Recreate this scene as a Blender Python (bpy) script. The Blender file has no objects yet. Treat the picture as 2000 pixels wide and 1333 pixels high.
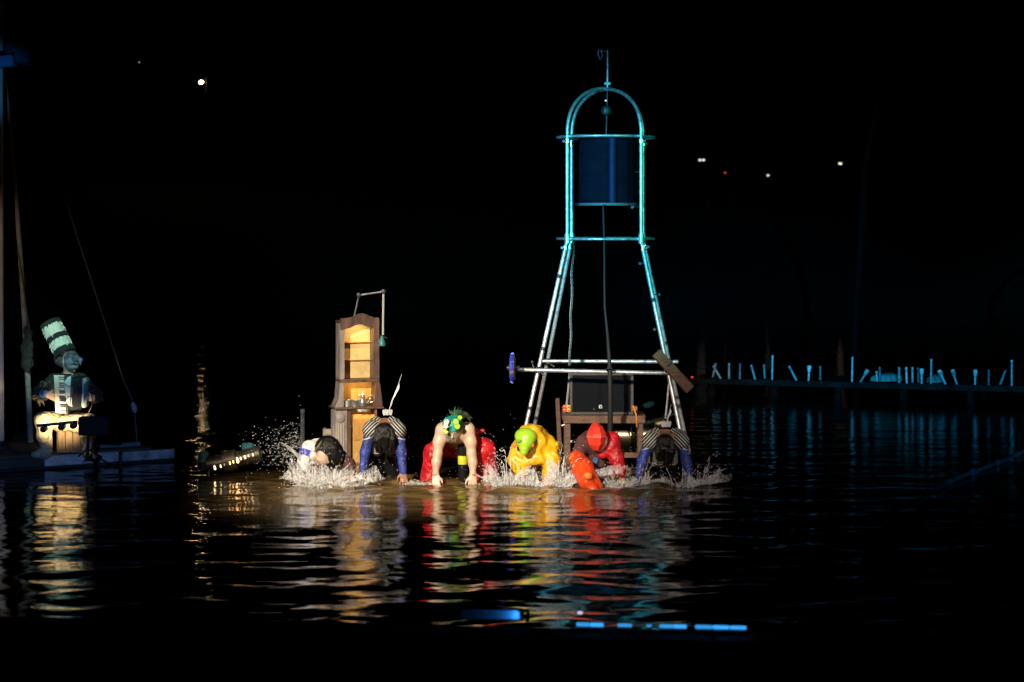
import bpy, math, random
import numpy as np
from mathutils import Vector, Matrix

random.seed(7)
rng = np.random.default_rng(11)
S = bpy.context.scene
C = S.collection
R = math.radians
V = Vector

# ------------------------------------------------------------------ camera, sky, lights, exposure
F, HC, HZ = 4070.0, 2.76, 430.0          # focal length in photo pixels, eye height over the water, horizon row


def P(px, py, Y):
    """photo pixel at distance Y -> world point"""
    return V(((px - 1000.0) * Y / F, Y, HC - (py - HZ) * Y / F))


def W(px, py, z=0.0):
    """photo pixel of a point known to lie at height z -> world point"""
    Y = (HC - z) * F / (py - HZ)
    return V(((px - 1000.0) * Y / F, Y, z))


cam_d = bpy.data.cameras.new("camera")
cam = bpy.data.objects.new("camera", cam_d)
C.objects.link(cam)
cam.location = (0, 0, HC)
cam.rotation_euler = (R(90), 0, 0)
cam_d.sensor_width = 36.0
cam_d.lens = 36.0 * F / 2000.0
cam_d.shift_y = -(666.5 - HZ) / 2000.0
cam_d.clip_start, cam_d.clip_end = 0.1, 5000.0
cam_d.dof.use_dof = True
cam_d.dof.focus_distance = 22.3
cam_d.dof.aperture_fstop = 2.2
S.camera = cam

world = bpy.data.worlds.new("World")
S.world = world
world.use_nodes = True
wn = world.node_tree
sky = wn.nodes.new("ShaderNodeTexSky")
sky.sky_type = 'NISHITA'
sky.sun_disc = False
sky.sun_elevation = R(-6)
sky.sun_rotation = R(200)
wn.nodes["Background"].inputs[1].default_value = 0.002
wn.links.new(sky.outputs[0], wn.nodes["Background"].inputs[0])


def spot(name, loc, target, power, color, size, blend=0.4, radius=0.08, parent=None):
    d = bpy.data.lights.new(name, 'SPOT')
    d.energy, d.color = power, color
    d.spot_size, d.spot_blend, d.shadow_soft_size = R(size), blend, radius
    o = bpy.data.objects.new(name, d)
    C.objects.link(o)
    o.location = loc
    o.rotation_euler = (V(target) - V(loc)).to_track_quat('-Z', 'Y').to_euler()
    return o


def point(name, loc, power, color, radius=0.03):
    d = bpy.data.lights.new(name, 'POINT')
    d.energy, d.color, d.shadow_soft_size = power, color, radius
    o = bpy.data.objects.new(name, d)
    C.objects.link(o)
    o.location = loc
    return o


# the show's lanterns, all on the audience's side: a warm follow spot on the row, coloured washes on the tower, the jetty and the pontoon, plus added fills
spot("warm_follow_spot", (-6.5, 4.0, 7.5), (-0.85, 22.3, 0.65), 31000, (1.0, 0.87, 0.70), 14.8, 0.75, 0.12)
spot("warm_side_spot", (4.5, 4.0, 6.5), (1.0, 22.4, 0.7), 4200, (1.0, 0.86, 0.80), 10.0, 0.6, 0.1)
spot("cyan_tower_spot", (-6.5, 7.0, 3.4), (1.12, 24.0, 2.75), 26000, (0.09, 0.64, 1.0), 12.8, 1.0, 0.1)
spot("blue_tower_spot", (-1.5, 5.0, 2.0), (1.02, 24.0, 3.3), 1700, (0.05, 0.22, 1.0), 8.5, 0.5, 0.1)
spot("green_tower_spot", (9.5, 9.0, 4.0), (1.2, 24.0, 2.7), 5200, (0.04, 0.9, 0.50), 13.0, 0.6, 0.1)
spot("teal_pontoon_spot", (-2.0, 8.0, 5.6), (-5.02, 23.2, 1.35), 8500, (0.55, 1.0, 0.80), 4.0, 0.7, 0.08)
spot("blue_pontoon_fill", (-3.5, 9.0, 3.2), (-5.1, 22.9, 0.35), 1500, (0.20, 0.42, 1.0), 15.0, 0.8, 0.08)  # added wash so the pontoon's edge boards show blue
spot("warm_mast_fill", (-6.0, 9.0, 3.0), (-5.75, 23.9, 2.0), 1300, (1.0, 0.84, 0.62), 9.0, 0.8, 0.05)  # added to brighten the mast; no lantern seen for it
spot("blue_mast_fill", (-4.0, 10.0, 1.2), (-5.75, 23.5, 4.3), 1600, (0.05, 0.38, 0.85), 4.2, 0.8, 0.06)  # added so the blue box high on the mast shows
spot("blue_jetty_spot", (4.0, 6.0, 2.4), (6.0, 32.6, 0.5), 15000, (0.02, 0.40, 1.0), 13.0, 0.7, 0.1)
spot("cyan_jetty_spot", (9.5, 10.0, 2.2), (5.6, 32.8, 0.55), 6000, (0.02, 0.62, 0.95), 16.0, 0.7, 0.1)

S.view_settings.view_transform = 'Standard'
S.view_settings.look = 'None'
S.view_settings.exposure = 0.0
S.view_settings.gamma = 1.0
S.cycles.use_denoising = True
S.cycles.max_bounces = 6
S.cycles.sample_clamp_indirect = 6.0
S.cycles.caustics_reflective = False
S.cycles.caustics_refractive = False

# ------------------------------------------------------------------ materials
MATS = {}


def mat(name, col, rough=0.6, metal=0.0, var=0.12, scale=12.0, bump=0.0, bscale=60.0, spec=0.5, emit=None, estr=0.0,
        trans=0.0, alpha=None, coat=0.0, stretch=None, ior=None, bdist=0.01):
    if name in MATS:
        return MATS[name]
    m = bpy.data.materials.new(name)
    m.use_nodes = True
    nt = m.node_tree
    b = nt.nodes["Principled BSDF"]
    b.inputs["Roughness"].default_value = rough
    b.inputs["Metallic"].default_value = metal
    b.inputs["Specular IOR Level"].default_value = spec
    b.inputs["Transmission Weight"].default_value = trans
    b.inputs["Coat Weight"].default_value = coat
    if ior:
        b.inputs["IOR"].default_value = ior
    if emit:
        b.inputs["Emission Color"].default_value = (*emit, 1)
        b.inputs["Emission Strength"].default_value = estr
    tc = nt.nodes.new("ShaderNodeTexCoord")
    vec = tc.outputs["Object"]
    if stretch:
        mp = nt.nodes.new("ShaderNodeMapping")
        mp.inputs["Scale"].default_value = stretch
        nt.links.new(vec, mp.inputs[0])
        vec = mp.outputs[0]
    if var > 0:
        n = nt.nodes.new("ShaderNodeTexNoise")
        n.inputs["Scale"].default_value = scale
        n.inputs["Detail"].default_value = 6
        n.inputs["Roughness"].default_value = 0.65
        nt.links.new(vec, n.inputs["Vector"])
        r = nt.nodes.new("ShaderNodeValToRGB")
        r.color_ramp.elements[0].position, r.color_ramp.elements[1].position = 0.3, 0.7
        r.color_ramp.elements[0].color = (*[c * (1 - var * 1.6) for c in col], 1)
        r.color_ramp.elements[1].color = (*[min(1, c * (1 + var)) for c in col], 1)
        nt.links.new(n.outputs[0], r.inputs[0])
        nt.links.new(r.outputs[0], b.inputs["Base Color"])
    else:
        b.inputs["Base Color"].default_value = (*col, 1)
    if bump > 0:
        n2 = nt.nodes.new("ShaderNodeTexNoise")
        n2.inputs["Scale"].default_value = bscale
        n2.inputs["Detail"].default_value = 4
        nt.links.new(vec, n2.inputs["Vector"])
        bp = nt.nodes.new("ShaderNodeBump")
        bp.inputs["Strength"].default_value = bump
        bp.inputs["Distance"].default_value = bdist
        nt.links.new(n2.outputs[0], bp.inputs["Height"])
        nt.links.new(bp.outputs[0], b.inputs["Normal"])
    MATS[name] = m
    return m


def stripe_mat(name, light, dark, period, duty):
    if name in MATS:
        return MATS[name]
    m = mat(name, dark, 0.7, var=0)
    nt = m.node_tree
    b = nt.nodes["Principled BSDF"]
    a = nt.nodes.new("ShaderNodeAttribute")
    a.attribute_name = "along"
    d = nt.nodes.new("ShaderNodeMath"); d.operation = 'DIVIDE'; d.inputs[1].default_value = period
    f = nt.nodes.new("ShaderNodeMath"); f.operation = 'FRACT'
    g = nt.nodes.new("ShaderNodeMath"); g.operation = 'LESS_THAN'; g.inputs[1].default_value = duty
    mx = nt.nodes.new("ShaderNodeMix"); mx.data_type = 'RGBA'
    mx.inputs[6].default_value = (*dark, 1)
    mx.inputs[7].default_value = (*light, 1)
    nt.links.new(a.outputs["Fac"], d.inputs[0]); nt.links.new(d.outputs[0], f.inputs[0])
    nt.links.new(f.outputs[0], g.inputs[0]); nt.links.new(g.outputs[0], mx.inputs[0])
    nt.links.new(mx.outputs[2], b.inputs["Base Color"])
    return m


steel = mat("galvanised_steel", (0.60, 0.60, 0.61), 0.40, 0.7, 0.38, 16, 0.12, 70)
dark_metal = mat("dark_metal", (0.05, 0.05, 0.055), 0.45, 0.6, 0.2, 14)
bright_metal = mat("bright_metal", (0.75, 0.74, 0.72), 0.22, 1.0, 0.1, 20, 0.08, 40)
black_plastic = mat("black_plastic", (0.016, 0.016, 0.018), 0.5, 0, 0.2, 20)
old_wood = mat("old_wood", (0.17, 0.095, 0.05), 0.65, 0, 0.35, 6, 0.3, 30, stretch=(1, 1, 6))
beam_wood = mat("beam_wood", (0.13, 0.068, 0.04), 0.7, 0, 0.35, 9, 0.3, 40, stretch=(1, 4, 4))
deck_wood = mat("deck_wood", (0.07, 0.05, 0.035), 0.75, 0, 0.35, 5, 0.3, 30, stretch=(0.6, 5, 5))
skin = mat("skin", (0.60, 0.40, 0.28), 0.5, 0, 0.06, 25)
pale_skin = mat("pale_skin", (0.64, 0.45, 0.32), 0.4, 0, 0.14, 9, .25, 30)
tan_skin = mat("tan_skin", (0.33, 0.15, 0.08), 0.5, 0, 0.1, 20)
hair_dark = mat("dark_hair", (0.006, 0.0045, 0.004), 0.38, 0, 0.4, 60, 0.6, 120, stretch=(3, 3, 0.4))
blue_cloth = mat("blue_cloth", (0.03, 0.055, 0.30), 0.5, 0, 0.5, 12, 0.8, 40, bdist=.015)
black_cloth = mat("black_cloth", (0.006, 0.0055, 0.006), 0.8, 0, 0.3, 20, spec=.2)
white_cloth = mat("white_cloth", (0.72, 0.70, 0.68), 0.6, 0, 0.25, 9, 0.8, 24, bdist=.02)
red_cloth = mat("red_cloth", (0.58, 0.013, 0.020), 0.36, 0, 0.38, 9, 0.8, 24, bdist=.02)
maroon_cloth = mat("maroon_knit", (0.085, 0.03, 0.028), 0.9, 0, 0.3, 40, 0.5, 120)
yellow_coat = mat("yellow_raincoat", (0.84, 0.44, 0.012), 0.32, 0, 0.22, 7, 0.8, 17, bdist=.025)
lime_shell = mat("lime_shell", (0.34, 0.62, 0.03), 0.22, 0, 0.06, 14, coat=0.5)
lime_dark = mat("lime_shell_dark", (0.16, 0.36, 0.02), 0.3, 0, 0.05, 14)
orange_plastic = mat("orange_plastic", (0.9, 0.22, 0.03), 0.4, 0, 0.08, 14)
coral = mat("coral_shell", (0.86, 0.05, 0.028), 0.38, 0, 0.2, 9, 0.5, 20, coat=0.2, bdist=.015)
coral_orange = mat("orange_red_shell", (0.88, 0.07, 0.010), 0.38, 0, 0.25, 9, 0.7, 18, coat=0.3, bdist=.02)
teal_card = mat("teal_card", (0.012, 0.27, 0.22), 0.4, 0, 0.2, 8)
teal_light = mat("light_teal_card", (0.03, 0.45, 0.36), 0.4, 0, 0.1, 8)
teal_deep = mat("deep_green_card", (0.008, 0.15, 0.10), 0.4, 0, 0.15, 8)
lime_card = mat("lime_card", (0.42, 0.68, 0.06), 0.5, 0, 0.04, 8)
leaf_green = mat("leaf_green", (0.05, 0.16, 0.07), 0.5, 0, 0.25, 20)
paper = mat("white_paper", (0.62, 0.64, 0.63), 0.6, 0, 0.05, 10)
cream_cloth = mat("cream_cloth", (0.66, 0.54, 0.32), 0.75, 0, 0.3, 8, 0.8, 22, bdist=.02)
grey_cloth = mat("grey_cloth", (0.16, 0.15, 0.15), 0.8, 0, 0.2, 20)

# ------------------------------------------------------------------ object helpers


def root_loc(o):
    l = V((0, 0, 0))
    while o is not None:
        l = l + o.location
        o = o.parent
    return l


def tag(o, label=None, cat=None, group=None, kind=None):
    for k, v in (("label", label), ("category", cat), ("group", group), ("kind", kind)):
        if v:
            o[k] = v
    return o


def thing(name, loc, label, cat, group=None):
    o = bpy.data.objects.new(name, None)
    o.empty_display_size = 0.1
    C.objects.link(o)
    o.location = loc
    return tag(o, label, cat, group)


def link_mesh(name, me, parent):
    o = bpy.data.objects.new(name, me)
    C.objects.link(o)
    o.parent = parent
    return o


def basis(d, up=V((0, 0, 1))):
    d = V(d).normalized()
    if abs(d.dot(up)) > 0.98:
        up = V((0, 1, 0))
    x = d.cross(up).normalized()
    return x, x.cross(d).normalized(), d       # side, up, forward


ICO_V = []
ICO_F = [(0, 11, 5), (0, 5, 1), (0, 1, 7), (0, 7, 10), (0, 10, 11), (1, 5, 9), (5, 11, 4), (11, 10, 2), (10, 7, 6), (7, 1, 8),
         (3, 9, 4), (3, 4, 2), (3, 2, 6), (3, 6, 8), (3, 8, 9), (4, 9, 5), (2, 4, 11), (6, 2, 10), (8, 6, 7), (9, 8, 1)]
_t = (1 + 5 ** .5) / 2
for v in [(-1, _t, 0), (1, _t, 0), (-1, -_t, 0), (1, -_t, 0), (0, -1, _t), (0, 1, _t), (0, -1, -_t), (0, 1, -_t), (_t, 0, -1),
          (_t, 0, 1), (-_t, 0, -1), (-_t, 0, 1)]:
    ICO_V.append(V(v).normalized())


class MB:
    """collects shapes in world space, builds one mesh object"""

    def __init__(s):
        s.v, s.f, s.m = [], [], []

    def add(s, vs, fs, mi=0):
        o = len(s.v)
        s.v += [tuple(x) for x in vs]
        s.f += [tuple(i + o for i in f) for f in fs]
        s.m += [mi] * len(fs)
        return s

    def box(s, c, size, rot=None, mi=0, bevel=0.0):
        hx, hy, hz = size[0] / 2, size[1] / 2, size[2] / 2
        b = min(bevel, hx * .9, hy * .9, hz * .9)
        M = rot if rot is not None else Matrix.Identity(3)
        c = V(c)
        if b <= 0:
            vs = [V((x, y, z)) for z in (-hz, hz) for y in (-hy, hy) for x in (-hx, hx)]
            fs = [(0, 2, 3, 1), (4, 5, 7, 6), (0, 1, 5, 4), (2, 6, 7, 3), (0, 4, 6, 2), (1, 3, 7, 5)]
        else:
            vs, fs, idx = [], [], {}
            for sx in (-1, 1):
                for sy in (-1, 1):
                    for sz in (-1, 1):
                        for ax in range(3):
                            q = [sx * (hx - b), sy * (hy - b), sz * (hz - b)]
                            q[ax] = (sx * hx, sy * hy, sz * hz)[ax]
                            idx[(sx, sy, sz, ax)] = len(vs)
                            vs.append(V(q))
            def face(k):
                ctr = sum((vs[i] for i in k), V((0, 0, 0))) / len(k)
                n = (vs[k[1]] - vs[k[0]]).cross(vs[k[2]] - vs[k[1]])
                fs.append(tuple(k) if n.dot(ctr) > 0 else tuple(reversed(k)))
            for ax in range(3):
                a1, a2 = (ax + 1) % 3, (ax + 2) % 3
                for sg in (-1, 1):
                    q = []
                    for (u, w) in ((-1, -1), (1, -1), (1, 1), (-1, 1)):
                        t = [0, 0, 0]; t[ax] = sg; t[a1] = u; t[a2] = w
                        q.append(idx[(*t, ax)])
                    face(q)
                for u in (-1, 1):
                    for w in (-1, 1):
                        t = [[0, 0, 0], [0, 0, 0]]
                        for k, e in enumerate((-1, 1)):
                            t[k][ax] = e; t[k][a1] = u; t[k][a2] = w
                        face([idx[(*t[0], a1)], idx[(*t[1], a1)], idx[(*t[1], a2)], idx[(*t[0], a2)]])
            for sx in (-1, 1):
                for sy in (-1, 1):
                    for sz in (-1, 1):
                        face([idx[(sx, sy, sz, k)] for k in range(3)])
        return s.add([M @ v + c for v in vs], fs, mi)

    def beam(s, a, b, w, h, up=V((0, 0, 1)), mi=0, bevel=0.0, roll=0.0):
        a, b = V(a), V(b)
        x, u, d = basis(b - a, up)
        if roll:
            x, u = x * math.cos(roll) + u * math.sin(roll), u * math.cos(roll) - x * math.sin(roll)
        M = Matrix((x, u, d)).transposed()
        return s.box((a + b) / 2, (w, h, (b - a).length), M, mi, bevel)

    def tube(s, pts, r, n=10, mi=0, closed=False, cap=True):
        pts = [V(p) for p in pts]
        k = len(pts)
        rr = r if isinstance(r, (list, tuple)) else [r] * k
        rings = []
        prev = None
        for i in range(k):
            if closed:
                d = pts[(i + 1) % k] - pts[i - 1]
            else:
                d = pts[min(i + 1, k - 1)] - pts[max(i - 1, 0)]
            d.normalize()
            if prev is None:
                x, u, _ = basis(d)
            else:
                x = (prev - d * prev.dot(d)).normalized()
                u = x.cross(d).normalized()
            prev = x
            rings.append([pts[i] + (x * math.cos(2 * math.pi * j / n) + u * math.sin(2 * math.pi * j / n)) * rr[i] for j in range(n)])
        vs = [v for q in rings for v in q]
        fs = []
        for i in range(k if closed else k - 1):
            a, b = i * n, ((i + 1) % k) * n
            for j in range(n):
                fs.append((a + j, b + j, b + (j + 1) % n, a + (j + 1) % n))
        if cap and not closed:
            fs.append(tuple(range(n)))
            fs.append(tuple(reversed(range((k - 1) * n, k * n))))
        return s.add(vs, fs, mi)

    def lathe(s, base, prof, n=20, axis=V((0, 0, 1)), mi=0):
        x, u, d = basis(axis)
        base = V(base)
        vs, fs = [], []
        for (r, h) in prof:
            for j in range(n):
                a = 2 * math.pi * j / n
                vs.append(base + d * h + (x * math.cos(a) + u * math.sin(a)) * max(r, 1e-4))
        for i in range(len(prof) - 1):
            for j in range(n):
                fs.append((i * n + j, i * n + (j + 1) % n, (i + 1) * n + (j + 1) % n, (i + 1) * n + j))
        fs.append(tuple(range(n)))
        fs.append(tuple(range((len(prof) - 1) * n, len(prof) * n)))
        return s.add(vs, fs, mi)

    def ico(s, c, r, mi=0, rot=None):
        r = r if isinstance(r, (list, tuple)) else (r, r, r)
        M = rot if rot is not None else Matrix.Identity(3)
        return s.add([M @ V((v.x * r[0], v.y * r[1], v.z * r[2])) + V(c) for v in ICO_V], ICO_F, mi)

    def prism(s, outline, d0, d1, mi=0):
        """outline: world points of one face; extruded by vector from d0 to d1"""
        n = len(outline)
        vs = [V(p) + V(d0) for p in outline] + [V(p) + V(d1) for p in outline]
        fs = [tuple(range(n)), tuple(reversed(range(n, 2 * n)))]
        fs += [(i, n + i, n + (i + 1) % n, (i + 1) % n) for i in range(n)]
        return s.add(vs, fs, mi)

    def build(s, name, mats, parent=None, smooth=False, origin=None):
        base = root_loc(parent) if parent is not None else V(origin or (0, 0, 0))
        me = bpy.data.meshes.new(name)
        me.from_pydata([(v[0] - base.x, v[1] - base.y, v[2] - base.z) for v in s.v], [], s.f)
        for m in (mats if isinstance(mats, (list, tuple)) else [mats]):
            me.materials.append(m)
        me.polygons.foreach_set("material_index", s.m)
        me.validate()
        me.update()
        import bmesh
        bm = bmesh.new(); bm.from_mesh(me)
        bmesh.ops.recalc_face_normals(bm, faces=bm.faces)
        bm.to_mesh(me); bm.free()
        if smooth:
            me.shade_smooth()
            if smooth == 'auto':
                me.set_sharp_from_angle(angle=R(40))
        o = link_mesh(name, me, parent)
        if parent is None:
            o.location = base
        return o


def sag(a, b, drop, n=14):
    a, b = V(a), V(b)
    return [a.lerp(b, i / n) - V((0, 0, 4 * drop * (i / n) * (1 - i / n))) for i in range(n + 1)]


# ---- continuous bodies: smooth union of tapered limbs, polygonised with surface nets
class Body:
    def __init__(s, k=0.035):
        s.p, s.k = [], k

    def cap(s, a, b, ra, rb, t=0, k=None, off=0.0):
        s.p.append(('c', np.array(a, float), np.array(b, float), ra, rb, t, s.k if k is None else k, off))
        return s

    def chain(s, pts, rs, t=0, k=None):
        acc = 0.0
        for i in range(len(pts) - 1):
            s.cap(pts[i], pts[i + 1], rs[i], rs[i + 1], t, k, acc)
            acc += (V(pts[i + 1]) - V(pts[i])).length
        return s

    def ell(s, c, r, M=None, t=0, k=None, axis=2):
        Mm = np.array(M, float) if M is not None else np.eye(3)
        s.p.append(('e', np.array(c, float), np.array(r, float), Mm, axis, t, s.k if k is None else k, 0.0))
        return s

    def hand(s, wrist, d, across, size=1.0, curl=0.25, spread=0.16, t=0, thumb=1):
        """palm + five separate tapered fingers; d points along the hand, across runs over the knuckles to the thumb side"""
        w, d, x = V(wrist), V(d).normalized(), V(across).normalized()
        n = d.cross(x).normalized()
        L = 0.085 * size
        for q in (-0.027, -0.009, 0.009, 0.027):
            s.cap(w + x * q * 0.7 * size, w + d * L + x * q * size, 0.0135 * size, 0.012 * size, t, 0.012)
        for q, ln in ((-0.031, .058), (-0.0105, .072), (0.0105, .078), (0.031, .068)):
            p0 = w + d * L + x * q * size
            dd = (d + x * q / 0.03 * spread).normalized()
            p1 = p0 + dd * ln * .5 * size
            p2 = p1 + (dd + n * curl * 1.6).normalized() * ln * .5 * size
            s.cap(p0, p1, .0098 * size, .0088 * size, t, 0.006)
            s.cap(p1, p2, .0088 * size, .0074 * size, t, 0.006)
        b0 = w + d * L * .28 + x * .026 * size * thumb
        b1 = b0 + (d * .75 + x * .75 * thumb + n * .3).normalized() * .04 * size
        b2 = b1 + (d * 1.0 + x * .25 * thumb + n * .4).normalized() * .034 * size
        s.cap(b0, b1, .0125 * size, .0105 * size, t, 0.008)
        s.cap(b1, b2, .0105 * size, .0082 * size, t, 0.006)
        return s

    def dist(s, i, Q):
        q = s.p[i]
        if q[0] == 'c':
            a, b, ra, rb = q[1:5]
            ab = b - a
            L2 = max(ab @ ab, 1e-9)
            t = np.clip(((Q - a) @ ab) / L2, 0, 1)
            return np.linalg.norm(Q - a - t[..., None] * ab, axis=-1) - (ra + (rb - ra) * t), q[7] + t * L2 ** .5
        c, r, M, ax = q[1:5]
        l = (Q - c) @ M
        k0 = np.linalg.norm(l / r, axis=-1)
        k1 = np.linalg.norm(l / (r * r), axis=-1) + 1e-9
        return k0 * (k0 - 1) / k1, l[..., ax] + r[ax]

    def build(s, name, mats, parent, vox=0.009, folds=0.0, fscale=14.0, cut=None, seed=0):
        lo = np.full(3, 1e9); hi = -lo
        bb = []
        for q in s.p:
            if q[0] == 'c':
                m = max(q[3], q[4])
                l, h = np.minimum(q[1], q[2]) - m, np.maximum(q[1], q[2]) + m
            else:
                m = np.abs(q[3]) @ q[2]
                l, h = q[1] - m, q[1] + m
            bb.append((l, h))
            lo, hi = np.minimum(lo, l), np.maximum(hi, h)
        pad = 0.04 + folds * 2
        lo = lo - pad; hi = hi + pad
        n = np.ceil((hi - lo) / vox).astype(int) + 1
        D = np.full(n, 0.5, np.float32); T = np.zeros(n, np.int16); B = np.full(n, 0.5, np.float32)
        ax = [lo[i] + vox * np.arange(n[i]) for i in range(3)]
        for i, q in enumerate(s.p):
            mg = q[6] + vox * 2 + folds * 2 + 0.012
            i0 = np.maximum(np.floor((bb[i][0] - mg - lo) / vox).astype(int), 0)
            i1 = np.minimum(np.ceil((bb[i][1] + mg - lo) / vox).astype(int) + 1, n)
            sl = tuple(slice(i0[k], i1[k]) for k in range(3))
            G = np.stack(np.meshgrid(*[ax[k][sl[k]] for k in range(3)], indexing='ij'), -1)
            d, _ = s.dist(i, G)
            o = D[sl]; bo = B[sl]
            T[sl] = np.where(d < bo, i, T[sl])
            B[sl] = np.minimum(bo, d)
            h = np.maximum(q[6] - np.abs(o - d), 0) / max(q[6], 1e-6)
            D[sl] = np.minimum(o, d) - h * h * q[6] * 0.25
        if folds > 0:
            r2 = np.random.default_rng(seed + 3)
            G = np.meshgrid(*ax, indexing='ij')
            nz = np.zeros(n, np.float32)
            for _ in range(7):
                w = r2.normal(size=3) * fscale; w[2] *= 0.45
                nz += (1.0 - 2.0 * np.abs(np.sin(.5 * (G[0] * w[0] + G[1] * w[1] + G[2] * w[2]) + .6 * np.sin(G[0] * w[1] * .7 + G[2] * w[0] * .9) + r2.uniform(0, 6.3)))).astype(np.float32)
            D += folds * nz / 2.6
        if cut is not None:                       # keep the side where cut(points) > 0
            G = np.stack(np.meshgrid(*ax, indexing='ij'), -1)
            D = np.maximum(D, -cut(G).astype(np.float32))
        sg = D < 0
        nx, ny, nz_ = n
        cor = [(a, b, c) for a in (0, 1) for b in (0, 1) for c in (0, 1)]
        cnt = sum(sg[a:nx - 1 + a, b:ny - 1 + b, c:nz_ - 1 + c].astype(np.int8) for a, b, c in cor)
        act = (cnt > 0) & (cnt < 8)
        idx = np.full(act.shape, -1, np.int64)
        cells = np.argwhere(act)
        idx[act] = np.arange(len(cells))
        acc = np.zeros((len(cells), 3)); num = np.zeros(len(cells))
        for a, b, c in cor:
            for k in range(3):
                if (a, b, c)[k]:
                    continue
                e = [a, b, c]; e[k] = 1
                A = D[cells[:, 0] + a, cells[:, 1] + b, cells[:, 2] + c]
                E = D[cells[:, 0] + e[0], cells[:, 1] + e[1], cells[:, 2] + e[2]]
                x = (A < 0) != (E < 0)
                t = np.where(x, A / np.where(x, A - E, 1), 0)
                p = np.tile(np.array([a, b, c], float), (len(cells), 1))
                p[:, k] += t
                acc += p * x[:, None]; num += x
        pos = lo + (cells + acc / num[:, None]) * vox
        quads = []
        for k in range(3):
            u, w = (k + 1) % 3, (k + 2) % 3
            s0 = [slice(1, -1)] * 3; s1 = [slice(1, -1)] * 3
            s0[k] = slice(0, -1); s1[k] = slice(1, None)
            a, b = sg[tuple(s0)], sg[tuple(s1)]
            for flip in (0, 1):
                e = np.argwhere((a & ~b) if not flip else (~a & b))
                if not len(e):
                    continue
                off = np.ones(3, int); off[k] = 0
                e = e + off
                du = np.eye(3, dtype=int)[u]; dw = np.eye(3, dtype=int)[w]
                q = [idx[tuple((e - du - dw).T)], idx[tuple((e - dw).T)], idx[tuple(e.T)], idx[tuple((e - du).T)]]
                quads.append(np.stack(q if not flip else q[::-1], 1))
        quads = np.concatenate(quads)
        quads = quads[(quads >= 0).all(1)]
        vt = T[tuple(np.minimum(np.round((pos - lo) / vox).astype(int), n - 1).T)]
        along = np.zeros(len(pos), np.float32)
        for i in range(len(s.p)):
            m = vt == i
            if m.any():
                along[m] = s.dist(i, pos[m])[1]
        base = np.array(root_loc(parent))
        me = bpy.data.meshes.new(name)
        me.from_pydata((pos - base).tolist(), [], quads.tolist())
        at = me.attributes.new("along", 'FLOAT', 'POINT')
        at.data.foreach_set("value", along)
        for m in (mats if isinstance(mats, (list, tuple)) else [mats]):
            me.materials.append(m)
        tags = np.array([q[5] for q in s.p])
        me.polygons.foreach_set("material_index", tags[vt[quads[:, 0]]].astype(np.int32))
        me.update()
        me.shade_smooth()
        return link_mesh(name, me, parent)


# ------------------------------------------------------------------ water, bed, far bank, quay
def water_material():
    m = bpy.data.materials.new("lake_water")
    m.use_nodes = True
    nt = m.node_tree
    b = nt.nodes["Principled BSDF"]
    b.inputs["IOR"].default_value = 1.33
    ra = nt.nodes.new("ShaderNodeAttribute"); ra.attribute_name = "ruffle"
    nt.links.new(ra.outputs["Fac"], b.inputs["Roughness"])
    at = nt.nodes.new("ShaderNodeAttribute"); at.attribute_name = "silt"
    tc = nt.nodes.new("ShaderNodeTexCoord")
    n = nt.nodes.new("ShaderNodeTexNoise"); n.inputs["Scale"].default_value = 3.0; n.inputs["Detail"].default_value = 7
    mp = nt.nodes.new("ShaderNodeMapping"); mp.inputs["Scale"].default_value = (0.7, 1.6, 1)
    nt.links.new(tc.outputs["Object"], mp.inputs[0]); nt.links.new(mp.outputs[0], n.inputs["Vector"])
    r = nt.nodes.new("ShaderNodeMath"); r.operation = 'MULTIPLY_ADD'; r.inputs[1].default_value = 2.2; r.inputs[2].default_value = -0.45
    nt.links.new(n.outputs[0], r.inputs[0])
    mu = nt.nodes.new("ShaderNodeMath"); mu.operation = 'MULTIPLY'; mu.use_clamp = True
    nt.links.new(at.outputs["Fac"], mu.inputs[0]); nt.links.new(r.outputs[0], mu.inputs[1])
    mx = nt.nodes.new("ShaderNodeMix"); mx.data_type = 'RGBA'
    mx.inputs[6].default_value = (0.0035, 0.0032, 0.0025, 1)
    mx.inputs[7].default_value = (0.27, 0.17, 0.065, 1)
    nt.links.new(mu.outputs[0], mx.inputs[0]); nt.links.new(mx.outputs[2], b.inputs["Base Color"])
    n2 = nt.nodes.new("ShaderNodeTexNoise"); n2.inputs["Scale"].default_value = 9.0; n2.inputs["Detail"].default_value = 5
    mp2 = nt.nodes.new("ShaderNodeMapping"); mp2.inputs["Scale"].default_value = (0.5, 1.5, 1)
    nt.links.new(tc.outputs["Object"], mp2.inputs[0]); nt.links.new(mp2.outputs[0], n2.inputs["Vector"])
    bp = nt.nodes.new("ShaderNodeBump"); bp.inputs["Strength"].default_value = 0.32; bp.inputs["Distance"].default_value = 0.008
    nt.links.new(n2.outputs[0], bp.inputs["Height"]); nt.links.new(bp.outputs[0], b.inputs["Normal"])
    return m


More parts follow.
